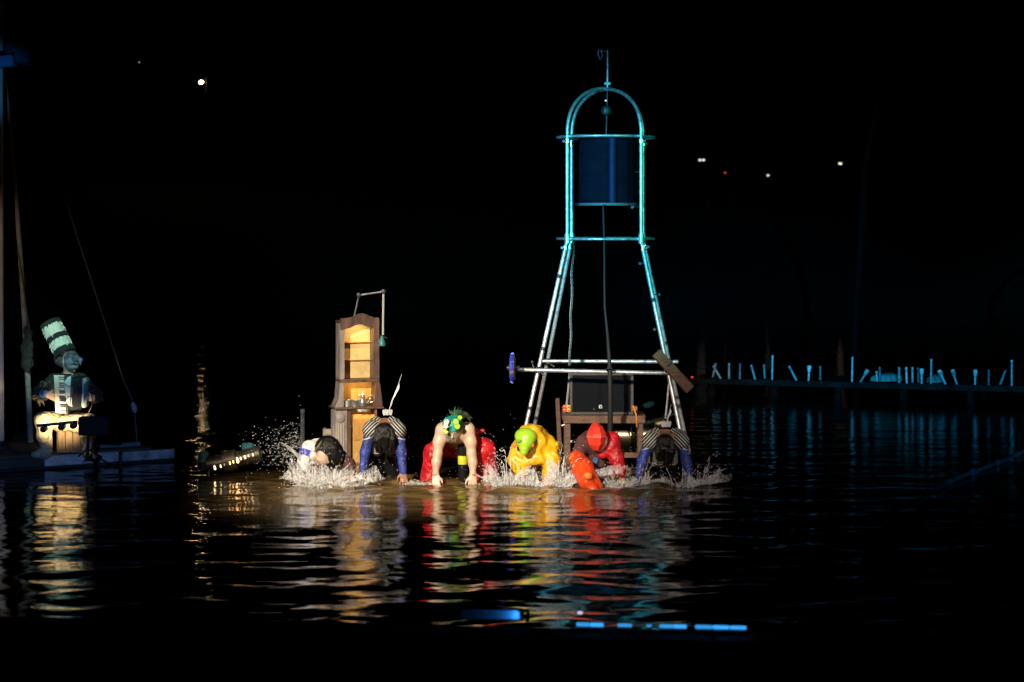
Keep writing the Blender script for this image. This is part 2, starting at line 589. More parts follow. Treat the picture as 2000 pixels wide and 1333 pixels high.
def build_water():
    ys = [10.5]
    while ys[-1] < 64:
        y = ys[-1]
        ys.append(y + (0.045 if y < 24.5 else 0.045 + (y - 24.5) * 0.0035))
    for y in (70, 80):
        ys.append(y)
    ys = np.array(ys)
    u = np.concatenate([-np.geomspace(2.0, 0.31, 9), np.linspace(-0.30, 0.30, 231), np.geomspace(0.31, 2.0, 9)])
    Yg, Ug = np.meshgrid(ys, u, indexing='ij')
    X = Ug * Yg
    r = np.random.default_rng(5)
    Z = np.zeros_like(X); Zc = np.zeros_like(X)
    for i in range(54):
        lam = float(np.exp(r.uniform(math.log(0.20), math.log(1.4))))
        th = r.normal(0, 0.45) + (math.pi / 2)
        if i % 6 == 0:
            th = r.uniform(0, math.pi)
        k = 2 * math.pi / lam
        Z += 0.0122 / k * np.sin(k * (math.cos(th) * X + math.sin(th) * Yg) + r.uniform(0, 6.3)) * r.uniform(.5, 1.4)
    for i in range(26):
        lam = r.uniform(0.16, 0.6); th = r.uniform(0, 2 * math.pi); k = 2 * math.pi / lam
        Zc += 0.055 / k * np.sin(k * (math.cos(th) * X + math.sin(th) * Yg) + r.uniform(0, 6.3))
    # calm far out, livelier near the players; gust patches
    gust = 0.75 + 0.35 * np.sin(X * 0.5 + Yg * 0.31) * np.sin(Yg * 0.43 - 1.0)
    amp = np.interp(X, [2.6, 4.4], [1.0, 0.32]) * np.interp(Yg, [10, 14, 22, 30, 40, 60], [0.9, 1.0, 1.0, 0.45, 0.32, 0.3]) * gust
    splash = np.exp(-((X + 0.25) / 2.6) ** 4) * np.exp(-((Yg - 21.75) / 0.85) ** 4)
    Z = Z * amp + Zc * splash
    # a standing ridge of pushed water in front of the row
    Z += 0.035 * np.exp(-((X + 0.4) / 2.3) ** 4) * np.exp(-((Yg - 21.15 - 0.12 * np.sin(X * 2.3)) / 0.16) ** 2) * (0.6 + 0.4 * np.sin(X * 5.1 + 1))
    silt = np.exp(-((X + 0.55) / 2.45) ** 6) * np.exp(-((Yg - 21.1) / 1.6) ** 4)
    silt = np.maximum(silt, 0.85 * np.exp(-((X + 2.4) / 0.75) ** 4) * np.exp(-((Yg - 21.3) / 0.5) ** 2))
    nv, nu = X.shape
    I = np.arange(nv * nu).reshape(nv, nu)
    q = np.stack([I[:-1, :-1], I[:-1, 1:], I[1:, 1:], I[1:, :-1]], -1).reshape(-1, 4)
    me = bpy.data.meshes.new("lake_water")
    me.from_pydata(np.stack([X, Yg, Z], -1).reshape(-1, 3).tolist(), [], q.tolist())
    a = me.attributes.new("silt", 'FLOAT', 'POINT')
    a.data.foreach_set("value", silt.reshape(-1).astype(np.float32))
    # cat's-paws of wind: fine ruffled water away from the shelter of the players
    ruffle = 0.022 - 0.018 * np.clip((Yg - 26) / 6, 0, 1) + 0.11 * np.clip((X - 1.3) / 2.0, 0, 1) * np.clip((Yg - 13) / 6, 0.6, 1) * np.clip((40 - Yg) / 5, 0, 1)
    ruffle += 0.03 * np.clip((18.5 - Yg) / 4, 0, 1)
    a = me.attributes.new("ruffle", 'FLOAT', 'POINT')
    a.data.foreach_set("value", ruffle.reshape(-1).astype(np.float32))
    me.materials.append(water_material())
    me.shade_smooth()
    o = link_mesh("lake_water", me, None)
    o["kind"] = "structure"


build_water()

MB().box((0, 45, -0.62), (400, 140, 0.2)).build("lake_bed", mat("lake_bed", (0.05, 0.04, 0.03), 0.9), None)["kind"] = "structure"

bank_mat = mat("night_grass", (0.012, 0.015, 0.008), 0.95, 0, 0.4, 0.3)


def bank_z(x, y):
    t = max(0.0, y - 62.0)
    return -0.6 + 1.2 * (1 - math.exp(-t / 2.0)) + (0.075 - 0.0004 * x) * t * (1 + 0.12 * math.sin(x * .05 + y * .03)) + 0.25 * math.sin(x * .21) * min(1, t / 10)


m = MB()
bx = [-160 + 8 * i for i in range(41)]
by = [62 + 1.5 * i for i in range(8)] + [76 + 6 * i for i in range(30)]
m.add([(x, y, bank_z(x, y)) for y in by for x in bx],
      [(j * 41 + i, j * 41 + i + 1, (j + 1) * 41 + i + 1, (j + 1) * 41 + i) for j in range(len(by) - 1) for i in range(40)])
m.build("hillside", bank_mat, None, smooth=True)["kind"] = "structure"

# the audience's quay along the bottom of the view
quay_mat = mat("quay_concrete", (0.030, 0.030, 0.032), 0.9, 0, 0.35, 4, 0.4, 20)
e0, e1 = W(-700, 1188, 0.45), W(2700, 1258, 0.45)
qd = (e1 - e0).normalized(); qn = V((-qd.y, qd.x, 0))
if qn.y > 0:
    qn = -qn
m = MB()
m.prism([e0, e1, e1 + qn * 5.5, e0 + qn * 5.5], (0, 0, -1.0), (0, 0, -0.11))
quay = m.build("quay", quay_mat, None)
quay["kind"] = "structure"
L = (e1 - e0).length
nb = int(L / 0.9)
for i in range(nb):
    a = e0 + qd * (i * L / nb + .006); b = e0 + qd * ((i + 1) * L / nb - .006)
    MB().beam(a + qn * .15 + V((0, 0, -.055 + random.uniform(-.002, .002))), b + qn * .15 + V((0, 0, -.055)), 0.30, 0.105, bevel=.012).build("kerb_stone", quay_mat, quay)


def glow_patch(px0, py0, px1, py1, h, name, label, col, strength, shape='bar'):
    """little light standing on the quay's kerb"""
    z = 0.45
    a = P(px0, py0, 12.0); b = P(px1, py1, 12.0)
    def on_edge(px):
        d = V(((px - 1000) / F, 1, 0))
        t = (e0.x * qd.y - e0.y * qd.x) / (d.x * qd.y - d.y * qd.x)
        q = d * t + qn * 0.10
        return V((q.x, q.y, z))
    a, b = on_edge(px0), on_edge(px1)
    t = thing(name, (a + b) / 2, label, "light", "glowing strips for light patches along the quay kerb")
    up = V((0, 0, 1))
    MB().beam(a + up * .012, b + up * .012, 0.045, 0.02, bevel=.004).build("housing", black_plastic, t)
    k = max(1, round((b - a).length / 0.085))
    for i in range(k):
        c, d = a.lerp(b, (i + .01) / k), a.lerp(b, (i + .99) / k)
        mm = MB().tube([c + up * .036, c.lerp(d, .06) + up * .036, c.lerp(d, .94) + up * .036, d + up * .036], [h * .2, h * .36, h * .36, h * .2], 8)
        g = [0.85, 1.15, 1.0, 0.9][i % 4]
        mm.build("glow_tube", mat("glow_%s_%d" % (name, i % 4), (0.02, 0.02, 0.02), 0.4, var=0, emit=col, estr=strength * g), t, smooth=True)
    return t


BL = (0.04, 0.40, 1.0)  # kerb strips glow in place of light falling on the kerb
glow_patch(1128, 1210, 1181, 1214, .031, "kerb_glow_patch", "glowing strip standing for a blue light patch below the round white lamp on the quay", BL, 0.95)
glow_patch(1208, 1217, 1236, 1219, .025, "kerb_glow_patch", "short glowing strip standing for a teal light patch on the quay kerb", (0.0, 0.33, 0.55), 0.75)
glow_patch(1264, 1221, 1274, 1222, .017, "kerb_glow_patch", "tiny dim strip standing for a teal light patch between two longer ones on the kerb", (0.0, 0.16, 0.2), 0.6)
glow_patch(1289, 1217, 1342, 1221, .029, "kerb_glow_patch", "glowing strip standing for a blue light patch between the tiny teal one and the longest", BL, 0.95)
glow_patch(1358, 1219, 1458, 1225, .029, "kerb_glow_patch", "longest glowing strip standing for a blue light patch at the end of the kerb row", BL, 1.0)
# round white marker lamp above the first strip
q = P(1133, 1197, 12.4)
t = thing("marker_lamp", (q.x, q.y, 0.45), "small round white lamp on a short stem on the quay kerb", "lamp")
MB().tube([(q.x, q.y, .45), (q.x, q.y, q.z - .015)], .007, 8).build("stem", black_plastic, t)
MB().ico(q, (.018, .014, .012)).build("bulb", mat("white_bulb", (.1, .1, .1), .4, var=0, emit=(.62, .66, 1.0), estr=0.95), t, smooth=True)
# board and boxed lamp added to make a fading patch of blue light
a, b = W(905, 1203, 0.45), W(1026, 1205, 0.45)
t = thing("light_patch_board", (a + b) / 2, "added pale board catching a fading blue light patch beside the quay kerb", "light board")
a = a + qn * .10; b = b + qn * .10
MB().beam(a + V((0, 0, .03)), b + V((0, 0, .03)), .016, .055, bevel=.003).build("board", mat("pale_board", (.55, .6, .65), .7, 0, .1, 20), t)
lc = b + qn * .05 + V((0.02, 0, .05))
MB().box(b + V((.022, -.03, .03)), (.022, .10, .06), bevel=.004).build("added_housing", black_plastic, t)
lamp = spot("added_patch_lamp", (b.x - .012, b.y - .05, .48), (a.x + .1, a.y - .0, .475), 0.55, (.03, .30, 1.0), 120, .6, .012)

# ------------------------------------------------------------------ stage raft behind the row
t = thing("stage_raft", (0.2, 24.2, 0), "dark timber stage just under water carrying the cabinet, the table and the steel tower", "raft")
m = MB()
for y in (23.2, 24.2, 25.2):
    m.beam((-2.6, y, -.24), (2.9, y, -.24), .22, .22)
m.build("float_beam", deck_wood, t)
for i in range(15):
    y = 22.98 + i * .17
    MB().box((0.15 + random.uniform(-.03, .03), y, -.095 + random.uniform(-.004, .004)), (5.5 + random.uniform(-.08, .08), .155, .05), bevel=.006).build("plank", deck_wood, t)
DECK = -0.07

# ------------------------------------------------------------------ the steel tower
TC = P(1183, 430, 24.0); TX, TY = TC.x, TC.y
ROT = R(-5.0)
tw = thing("steel_tower", (TX, TY, DECK), "tall lighthouse tower of steel tubes with two rings and a hooped dome", "tower")


def tp(sx, sy, half, z):
    x, y = sx * half, sy * half
    return V((TX + x * math.cos(ROT) - y * math.sin(ROT), TY + x * math.sin(ROT) + y * math.cos(ROT), z))


Z1, Z2, Z3, ZT = DECK, 2.545, 3.71, 4.275
HB, HTp = 0.965, 0.418
cor = [(-1, -1), (1, -1), (1, 1), (-1, 1)]


def half_at_(z):
    return HB + (HTp - HB) * (z - Z1) / (Z2 - Z1)


for c in cor:
    MB().tube([tp(*c, HB, Z1), tp(*c, HTp, Z2 - .012)], .0235, 14).build("leg", steel, tw, smooth='auto')
    pst = MB().tube([tp(*c, HTp, Z2 + .012), tp(*c, HTp, Z3)], .0225, 14).build("post", steel, tw, smooth='auto')
    MB().tube([tp(*c, HTp, Z2 - .05), tp(*c, HTp, Z2 + .06)], .033, 14).build("sleeve", steel, pst, smooth='auto')
    f = MB().box(tp(*c, HB, Z1 + .008), (.14, .14, .016), bevel=.003)
    f.build("foot_plate", dark_metal, tw)
for z in (Z2, Z3):
    MB().tube([V((TX + .555 * math.cos(a), TY + .555 * math.sin(a), z)) for a in [2 * math.pi * i / 56 for i in range(56)]], .0155, 10, closed=True).build("ring", steel, tw, smooth=True)
    MB().tube([tp(-1, -1, HTp, z), tp(1, -1, HTp, z)], .016, 10).build("tie_bar", steel, tw, smooth='auto')
for (c0, c1) in (((-1, -1), (1, 1)), ((1, -1), (-1, 1))):
    pts = []
    for i in range(33):
        a = math.pi * i / 32
        s_ = -math.cos(a)
        h_ = HTp * (s_ if c0 == (-1, -1) or True else 1)
        p = tp(-c0[0] * 0 + c0[0] * (-s_), c0[1] * (-s_), HTp, Z3 + (ZT - Z3 - (.012 if c0[0] > 0 else 0)) * math.sin(a) ** .8)
        pts.append(p)
    MB().tube(pts, .020, 12).build("hoop", steel, tw, smooth='auto')
tape = mat("dark_tape", (.03, .03, .035), .6)
for c in cor:
    for z in (Z2 - .10, Z3 - .06):
        h_ = HTp if z > Z2 else half_at_(z)
        q = tp(*c, h_, z)
        mm = MB().tube([q - V((0, 0, .022)), q + V((0, 0, .022))], .037, 12)
        mm.box(q + V((c[0] * .04, -.02, 0)), (.03, .035, .03), bevel=.004)
        mm.build("coupler", bright_metal, tw, smooth='auto')
    for f_ in (.22, .47, .78):
        z = Z1 + (Z2 - Z1) * (f_ + .05 * c[0] * c[1])
        a_, b2 = tp(*c, half_at_(z), z), tp(*c, half_at_(z + .04), z + .04)
        MB().tube([a_, b2], .025, 14).build("tape_wrap", tape, tw, smooth='auto')
# finial with pulley arm
ap = V((TX + .02, TY, ZT))
fin = MB().tube([ap, P(1187, 98, 24)], .0135, 10).build("finial", steel, tw, smooth='auto')
MB().box(ap + V((0, 0, .055)), (.075, .05, .035), bevel=.005).build("bracket", steel, fin)
hook = [P(1170, 96 + 0, 24), P(1168, 106, 24), P(1173, 118, 24), P(1177, 108, 24), P(1174, 98, 24)]
MB().tube([P(1187, 102, 24), P(1172, 97, 24)], .007, 8).tube(hook, .009, 8).build("hook", steel, fin, smooth='auto')
# hanging block under the dome
hl = thing("hanging_lamp", P(1183, 208, 24), "small dark lamp hanging under the top of the tower's hoops", "lamp")
MB().tube([V((TX + .02, TY, ZT - .02)), P(1184, 262, 24)], .008, 8).build("stem", dark_metal, hl)
MB().lathe(P(1184, 222, 24), [(.02, -.02), (.05, -.01), (.065, .03), (.05, .075), (.018, .09)], 14).build("shade", dark_metal, hl, smooth='auto')
MB().ico(P(1183, 197, 23.9), .012).build("bulb", mat("tiny_bulb", (.1, .1, .1), .4, var=0, emit=(.5, 1, .95), estr=1.2), hl)
# cross bars with clamps
fb = 1.085
def half_at(z):
    return HB + (HTp - HB) * (z - Z1) / (Z2 - Z1)
hh = half_at(fb)
bar1 = MB().tube([tp(-1, -1, hh, fb) + V((-.17, -.05, 0)), tp(1, -1, hh, fb) + V((.06, -.05, -.03))], .0235, 12).build("cross_bar", steel, tw, smooth='auto')
bar2 = MB().tube([tp(-1, 1, hh, fb) + V((-.08, -.05, 0)), tp(1, 1, hh, fb) + V((.10, -.05, 0))], .0225, 12).build("cross_bar", steel, tw, smooth='auto')
for (c, bb) in (((-1, -1), bar1), ((1, -1), bar1), ((-1, 1), bar2), ((1, 1), bar2)):
    q = tp(*c, hh, fb) + V((0, -.03, 0))
    mm = MB().box(q, (.075, .09, .07), Matrix.Rotation(.3, 3, 'Y'), bevel=.012)
    mm.tube([q + V((-.05, -.03, .03)), q + V((-.07, -.04, .085))], .012, 8).tube([q + V((.03, -.04, -.04)), q + V((.08, -.05, -.065))], .010, 8)
    mm.ico(q + V((-.075, -.04, .09)), .018)
    mm.build("clamp", bright_metal, bb, smooth='auto')
q = tp(-1, -1, hh, fb) + V((-.19, -.05, 0))
MB().tube([q + V((.03, 0, 0)), q + V((-.11, 0, .005))], [.03, .022], 10).build("axle", dark_metal, bar1)
# wheel seen edge-on at the bar's end
wq = P(1001, 719, q.y)
wh = thing("edge_wheel", wq, "brown and blue wheel seen edge on at the end of the tower's cross bar", "wheel")
wax = V((1, -.06, 0)).normalized()
MB().lathe(wq - wax * .03, [(.02, 0), (.125, 0), (.15, .012), (.155, .03), (.15, .05), (.125, .06), (.02, .06)], 28, wax, mi=0).build("disc", mat("brown_rubber", (.28, .13, .07), .6, 0, .2, 30), wh, smooth='auto')
wx, wu, wd = basis(wax)
for a0 in (-2.0, -.95, .6, 1.75, 2.6, -0.1):
    pts = [wq - wax * .004 + (wx * math.cos(a0 + .1 * i) + wu * math.sin(a0 + .1 * i)) * .152 for i in range(7)]
    MB().tube(pts, .021, 8).build("tape_band", mat("blue_tape", (.02, .06, .55), .4, 0, .1, 20), wh, smooth='auto')
MB().lathe(wq - wax * .06, [(.03, 0), (.035, .1), (.02, .14)], 12, wax).build("hub", dark_metal, wh)
# plank lashed across the leg
pk = thing("leaning_plank", P(1315, 725, 22.98), "worn brown plank lashed at a slant across the tower's leg", "plank")
a, b = P(1281, 689, 22.96), P(1348, 762, 22.96)
MB().beam(a, b, .115, .05, up=V((0, -1, 0.35)), bevel=.006).build("board", beam_wood, pk)
MB().tube([P(1308, 712, 22.92) + V((.03 * math.cos(i * .9), .04 + .055 * math.sin(i * .9), .03 * math.cos(i * .9))) for i in range(15)], .006, 6).build("lashing", black_plastic, pk)
# eye bolts on the far posts
for (x, y, s_) in ((1235, 405, -1), (1252, 336, 1), (1250, 515, -1), (1287, 576, 1), (1278, 644, -1)):
    q = P(x, y, TY - .45)
    mm = MB().tube([q, q + V((.07 * -s_, .01, 0))], .006, 8)
    mm.tube([q + V((.013 * math.cos(a), 0, .013 * math.sin(a))) for a in [i * .785 for i in range(8)]], .006, 6, closed=True)
    mm.build("eye_bolt", bright_metal, tw, smooth='auto')
# stay wires and brace near the foot
MB().tube([tp(1, -1, half_at(1.0), 1.0), P(1300, 818, 23.2)], .012, 8).build("brace", steel, tw, smooth='auto')
MB().tube(sag(P(1296, 812, 23.1), P(1322, 803, 23.1), .03), .006, 6).build("cable_tie", dark_metal, tw)

# translucent drum in the head of the tower
dr = thing("blue_drum", (TX + .005, TY, 2.95), "dark blue ribbed drum hanging inside the tower's upper cage", "drum")
dcol = mat("blue_drum_shell", (.0022, .004, .012), .8, 0, .3, 6, .1, 20, spec=.1)
MB().lathe((TX + .005, TY, 2.94), [(.33, 0), (.345, .01), (.345, .03), (.335, .04), (.335, .27), (.342, .28), (.342, .30), (.335, .31), (.335, .53), (.342, .54), (.342, .56), (.335, .57), (.335, .74), (.3, .76)], 36).build("shell", dcol, dr, smooth='auto')
MB().tube([(TX + .06, TY - .345, 2.96), (TX + .06, TY - .345, 3.69)], .045, 12).build("pipe", mat("blue_pipe", (.004, .011, .05), .6, 0, .15, 8, spec=.2), dr, smooth='auto')
MB().lathe((TX + .005, TY, 2.925), [(.35, 0), (.352, .028), (.34, .03)], 36).build("rim", mat("grey_rim", (.10, .11, .12), .6), dr, smooth='auto')
for c in cor:
    MB().tube([tp(*c, HTp, Z3), V((TX, TY, Z3)) + (tp(*c, HTp, 0) - V((TX, TY, 0))) * .55], .006, 6).build("strap", dark_metal, dr)

# chain and black cable falling from the cage
ch = thing("hanging_chain", P(1118, 475, 23.8), "thin dark link chain hanging from the tower's lower ring", "chain")
top, bot = P(1119, 472, 23.8), P(1113, 712, 23.7)
n = 62
for i in range(n):
    c = top.lerp(bot, i / (n - 1)) + V((.006 * math.sin(i * .3), 0, 0))
    ax = V((1, 0, 0)) if i % 2 else V((0.5, .86, 0))
    MB().tube([c + ax * .0105 * math.cos(a) + V((0, 0, .017 * math.sin(a))) for a in [i_ * math.pi / 4 for i_ in range(8)]], .0045, 5, closed=True).build("chain_link", mat("chain_steel", (.20, .20, .20), .4, .8), ch)
cb = thing("black_cable", P(1180, 400, 23.55), "black cable falling from the drum past the cross bars to the table", "cable")
MB().tube([P(1178, 400, 23.6), P(1180, 480, 23.6), P(1181, 600, 23.5), P(1187, 660, 23.3), P(1191, 720, 23.15), P(1192, 790, 23.15), P(1192, 822, 23.2), P(1190, 878, 23.25)],
          [.010, .012, .012, .016, .024, .028, .03, .03], 10).build("sheath", mat("black_rubber", (.008, .008, .009), .7), cb, smooth='auto')
MB().tube([P(1190.5 + 6 * math.cos(a), 722 + 3 * math.sin(a), 23.1 + .03 * math.sin(a)) for a in [i * .628 for i in range(10)]], .012, 6, closed=True).build("tie", black_plastic, cb)

# ------------------------------------------------------------------ table with loudspeaker
TYB = 23.75
tz = P(0, 810, TYB).z
tb = thing("timber_table", P(1178, 885, TYB), "rough timber table carrying the black loudspeaker", "table")
xa, xb = P(1098, 0, TYB).x, P(1260, 0, TYB).x
for i in range(3):
    MB().box(((xa + xb) / 2, TYB - .03 + i * .19, tz - .03), (xb - xa, .18, .058), bevel=.006).build("top_board", beam_wood, tb)
MB().box(((xa + xb) / 2, TYB - .135, tz - .045), (xb - xa - .02, .03, .085), bevel=.004).build("apron", beam_wood, tb)
for x in (xa + .06, xb - .06):
    for y in (TYB - .09, TYB + .36):
        MB().box((x, y, (tz - .06 + DECK) / 2), (.065, .065, tz - .06 - DECK), bevel=.006).build("leg", beam_wood, tb)
MB().box(((xa + xb) / 2, TYB - .09, DECK + .16), (xb - xa - .18, .04, .06), bevel=.004).build("stretcher", beam_wood, tb)

sx0, sx1 = P(1112, 0, TYB).x, P(1237, 0, TYB).x
sz0, sz1 = tz, P(0, 727, TYB).z
sp = thing("loudspeaker", ((sx0 + sx1) / 2, TYB + .1, tz), "large black loudspeaker with mesh grille standing on the timber table", "loudspeaker")
scx, sw, sh = (sx0 + sx1) / 2, sx1 - sx0, sz1 - sz0
MB().box((scx, TYB + .16, tz + sh / 2 + .001), (sw, .44, sh), bevel=.012).build("cabinet", mat("speaker_paint", (.010, .010, .012), .7, 0, .25, 30, spec=.1), sp)
yf = TYB - .06
fm = mat("speaker_frame", (.05, .042, .038), .5, 0, .2, 30)
for (cx, cz, w, h) in ((scx, tz + .02, sw, .032), (scx, tz + sh - .018, sw, .032), (scx - sw / 2 + .018, tz + sh / 2, .034, sh - .07), (scx + sw / 2 - .018, tz + sh / 2, .034, sh - .07)):
    MB().box((cx, yf - .012, cz), (w, .022, h), bevel=.004).build("frame_bar", fm, sp)
gm = mat("grille_mesh", (.007, .008, .011), .8, .0, .1, 30, spec=.06)
nt = gm.node_tree
vo = nt.nodes.new("ShaderNodeTexVoronoi"); vo.inputs["Scale"].default_value = 110
tcn = nt.nodes.new("ShaderNodeTexCoord"); nt.links.new(tcn.outputs["Object"], vo.inputs["Vector"])
bpn = nt.nodes.new("ShaderNodeBump"); bpn.inputs["Distance"].default_value = .004; bpn.inputs["Strength"].default_value = .7
nt.links.new(vo.outputs["Distance"], bpn.inputs["Height"]); nt.links.new(bpn.outputs[0], nt.nodes["Principled BSDF"].inputs["Normal"])
MB().box((scx, yf - .004, tz + sh / 2), (sw - .07, .012, sh - .07)).build("grille", gm, sp)
lg = P(1173, 795, yf - .02)
bd = MB().box((lg.x, yf - .0135, lg.z), (.036, .006, .040), bevel=.002).build("badge", mat("badge_white", (.62, .62, .58), .5, var=.05), sp)
MB().box((lg.x + .004, yf - .0185, lg.z - .006), (.012, .003, .020)).box((lg.x + .004, yf - .0185, lg.z + .006), (.022, .003, .005)).build("badge_mark", black_plastic, bd)

# coloured clip lights beside the speaker, orange strap knot on the other corner
cl = thing("signal_lamps", (P(1106, 0, 23.6).x, 23.63, tz), "cluster of four red and yellow ringed signal lamps on the table corner", "signal lamp")
MB().box((P(1106.5, 0, 23.6).x, 23.70, tz + .05), (.10, .03, .11), bevel=.006).build("back_plate", black_plastic, cl)
MB().tube([P(1106, 798, 23.7), P(1110, 760, 23.72), P(1113, 725, 23.75)], .012, 8).build("cable", mat("grey_cable", (.25, .25, .25), .6), cl)
rl = mat("red_lens", (.7, .05, .03), .3, var=0, emit=(1, .05, .03), estr=.55)
yl = mat("yellow_ring", (.6, .55, .05), .4, var=0)
for (x, y, mm_) in ((1103, 795, 0), (1103, 801.5, 0), (1110.5, 795, 1), (1110.5, 801.5, 1)):
    q = P(x, y, 23.66)
    MB().lathe(q, [(.022, -.02), (.024, .018), (.016, .024)], 14, V((0, -1, 0)), mi=0).build("lamp_cup", rl if mm_ == 0 else yl, cl, smooth='auto')
    if mm_:
        MB().lathe(q, [(.014, .015), (.014, .028), (.002, .030)], 12, V((0, -1, 0))).build("lens", rl, cl)
sk = thing("strap_knot", (P(1239, 0, 23.6).x, 23.66, tz), "knotted orange ratchet strap lying on the table corner", "strap")
om = mat("orange_strap", (.55, .22, .03), .7)
pts = [P(1239 + 5 * math.cos(i * 1.1), 801 - i * .25 + 3 * math.sin(i * 1.7), 23.66 + .03 * math.sin(i * .8)) for i in range(22)] + [P(1243, 812, 23.6), P(1244, 835, 23.59)]
MB().tube(pts, .010, 6).build("loop", om, sk, smooth=True)

# upright board by the table
ub = thing("upright_board", W(1093, 882, DECK), "narrow upright wooden board standing beside the timber table", "board")
a = W(1094, 885, DECK); MB().beam(a, P(1088.5, 778, a.y + .02), .052, .03, up=V((0, 1, 0)), bevel=.004).build("slat", beam_wood, ub)

# bent flexible duct and ribbed drum behind the table
def duct(pts, r, name, label, mtl, ribs=0.5, n=16):
    P_ = [V(p) for p in pts]
    out, rr = [], []
    for i in range(len(P_) - 1):
        k = max(2, int((P_[i + 1] - P_[i]).length / .011))
        for j in range(k):
            s0 = P_[max(i - 1, 0)]; s1 = P_[i]; s2 = P_[i + 1]; s3 = P_[min(i + 2, len(P_) - 1)]
            tt = j / k
            q = .5 * ((2 * s1) + (s2 - s0) * tt + (2 * s0 - 5 * s1 + 4 * s2 - s3) * tt ** 2 + (3 * s1 - s0 - 3 * s2 + s3) * tt ** 3)
            out.append(q); rr.append(r * (1 + .07 * (1 if len(out) % 2 else -1) * ribs * 2))
    t = thing(name, P_[0], label, "duct")
    MB().tube(out, rr, n).build("hose", mtl, t, smooth=True)
    return t, out


brass = mat("brassy_foil", (.78, .66, .40), .24, 1.0, .1, 20)
duct([P(1222, 836, 24.3), P(1246, 838, 24.25), P(1264, 836, 24.2), P(1282, 830, 24.15), P(1304, 826, 24.1)], .075, "flexible_duct", "ribbed brassy foil duct bending behind the table legs", brass)
dd = thing("shiny_barrel", P(1215, 858, 24.1), "shiny horizontal metal barrel lying under the timber table", "barrel")
q = P(1196, 852, 24.15)
prof = [(.02, 0), (.19, .0), (.20, .012), (.20, .03), (.19, .04), (.19, .22), (.2, .23), (.2, .25), (.19, .26), (.19, .44), (.2, .45), (.2, .47), (.19, .48), (.02, .48)]
MB().lathe(q, prof, 30, V((1, .1, 0))).build("shell", brass, dd, smooth='auto')
MB().tube([P(1244 + 11 * math.cos(a), 838 + 13 * math.sin(a), 23.85 + .03 * math.cos(a)) for a in [i * .314 for i in range(20)]], .008, 6, closed=True).build("hoop", dark_metal, dd)
# curled bits of foil under the table
for k_, (x, y, w) in enumerate(((1119, 862, 9), (1106, 829, 4))):
    q = P(x, y, 23.95)
    MB().tube([q + V((-.055, 0, -.02)), q + V((0, 0, .0)), q + V((.055, 0, .022))], [.012, .018, .010], 8).build("foil_roll", bright_metal, None, origin=q)
    tag(bpy.context.scene.objects[-1] if False else C.objects[-1], ("bright roll of foil lying low between the table legs", "short bright foil scrap tucked behind the table's corner leg")[k_], "foil roll", "foil scraps under the table")
# teal dish on a stand behind
ds = thing("teal_dish", P(1266, 880, 24.9), "small teal dish tilted on a thin stand behind the table", "dish")
MB().tube([(P(1266, 0, 24.9).x, 24.9, DECK), P(1266, 800, 24.9)], .014, 8).build("stand", dark_metal, ds)
MB().lathe(P(1266, 797, 24.9), [(.01, -.01), (.06, .0), (.10, .03), (.096, .034), (.055, .008), (.01, .0)], 18, V((-.45, -.25, 1))).build("bowl", mat("teal_enamel", (.05, .22, .2), .4), ds, smooth='auto')

# ------------------------------------------------------------------ the dresser cabinet
CY = 23.55
cw = thing("dresser_cabinet", P(695, 885, CY), "tall old wooden dresser with glowing open shelves and fluted lower post", "cabinet")
grey_wood = mat("greyed_wood", (.30, .25, .23), .6, 0, .45, 7, .3, 40, stretch=(2, 2, .4))
gold_wood = mat("golden_wood", (.60, .33, .075), .5, 0, .18, 5, .15, 30, stretch=(4, 4, .8))
dark_wood = mat("dark_varnish_wood", (.13, .07, .05), .5, 0, .45, 7, .2, 40, stretch=(2, 2, .4))
ca = R(16)                                     # turned so that its flank shows
cxv, cyv = V((math.cos(ca), math.sin(ca), 0)), V((-math.sin(ca), math.cos(ca), 0))
CO = P(664, 0, CY); CO = V((CO.x, CY, 0))


def cp(x, y, z):
    return CO + cxv * x + cyv * y + V((0, 0, z))


CR = Matrix((cxv, cyv, V((0, 0, 1)))).transposed()


def cbox(name, x0, x1, y0, y1, z0, z1, mtl, parent=None, bevel=.004):
    return MB().box(cp((x0 + x1) / 2, (y0 + y1) / 2, (z0 + z1) / 2), (x1 - x0, y1 - y0, z1 - z0), CR, bevel=bevel).build(name, mtl, parent or cw)


zz = lambda py: P(0, py, CY).z
z_base, z_sh, z_mid, z_top = DECK, zz(796), zz(748), zz(622)
# lower case
cbox("plinth", -.04, .46, -.02, .30, z_base, z_base + .06, mat("stone_plinth", (.45, .40, .30), .8))
cbox("back_board", .0, .43, .25, .28, z_base + .06, z_sh - .02, gold_wood)
cbox("lower_door", .13, .43, .06, .085, z_base + .062, zz(812), gold_wood)
cbox("door_panel", .165, .40, .045, .06, zz(862), zz(820), mat("orange_panel_wood", (.50, .25, .06), .5, 0, .2, 6, stretch=(5, 5, 1)))
cbox("side_board", .41, .435, .02, .25, z_base + .062, z_sh - .03, dark_wood)
pil = cbox("pilaster", -.085, .085, -.01, .10, z_base + .062, z_sh - .025, grey_wood, bevel=.006)
MB().lathe(cp(0, -.01, zz(816)), [(.055, -.002), (.055, .012), (.045, .022), (.025, .024), (.012, .034), (.002, .036)], 20, -cyv).build("rosette", grey_wood, pil, smooth='auto')
for i in range(4):
    x = -.042 + i * .028
    MB().tube([cp(x, -.012, zz(826)), cp(x, -.012, zz(884))], .0085, 8).build("flute", mat("pale_edge_wood", (.38, .33, .27), .6, 0, .2, 10), pil, smooth='auto')
cbox("inner_stile", .087, .128, .0, .085, z_base + .062, z_sh - .03, dark_wood)
cbox("counter", -.07, .50, -.05, .29, z_sh - .024, z_sh, dark_wood, bevel=.006)
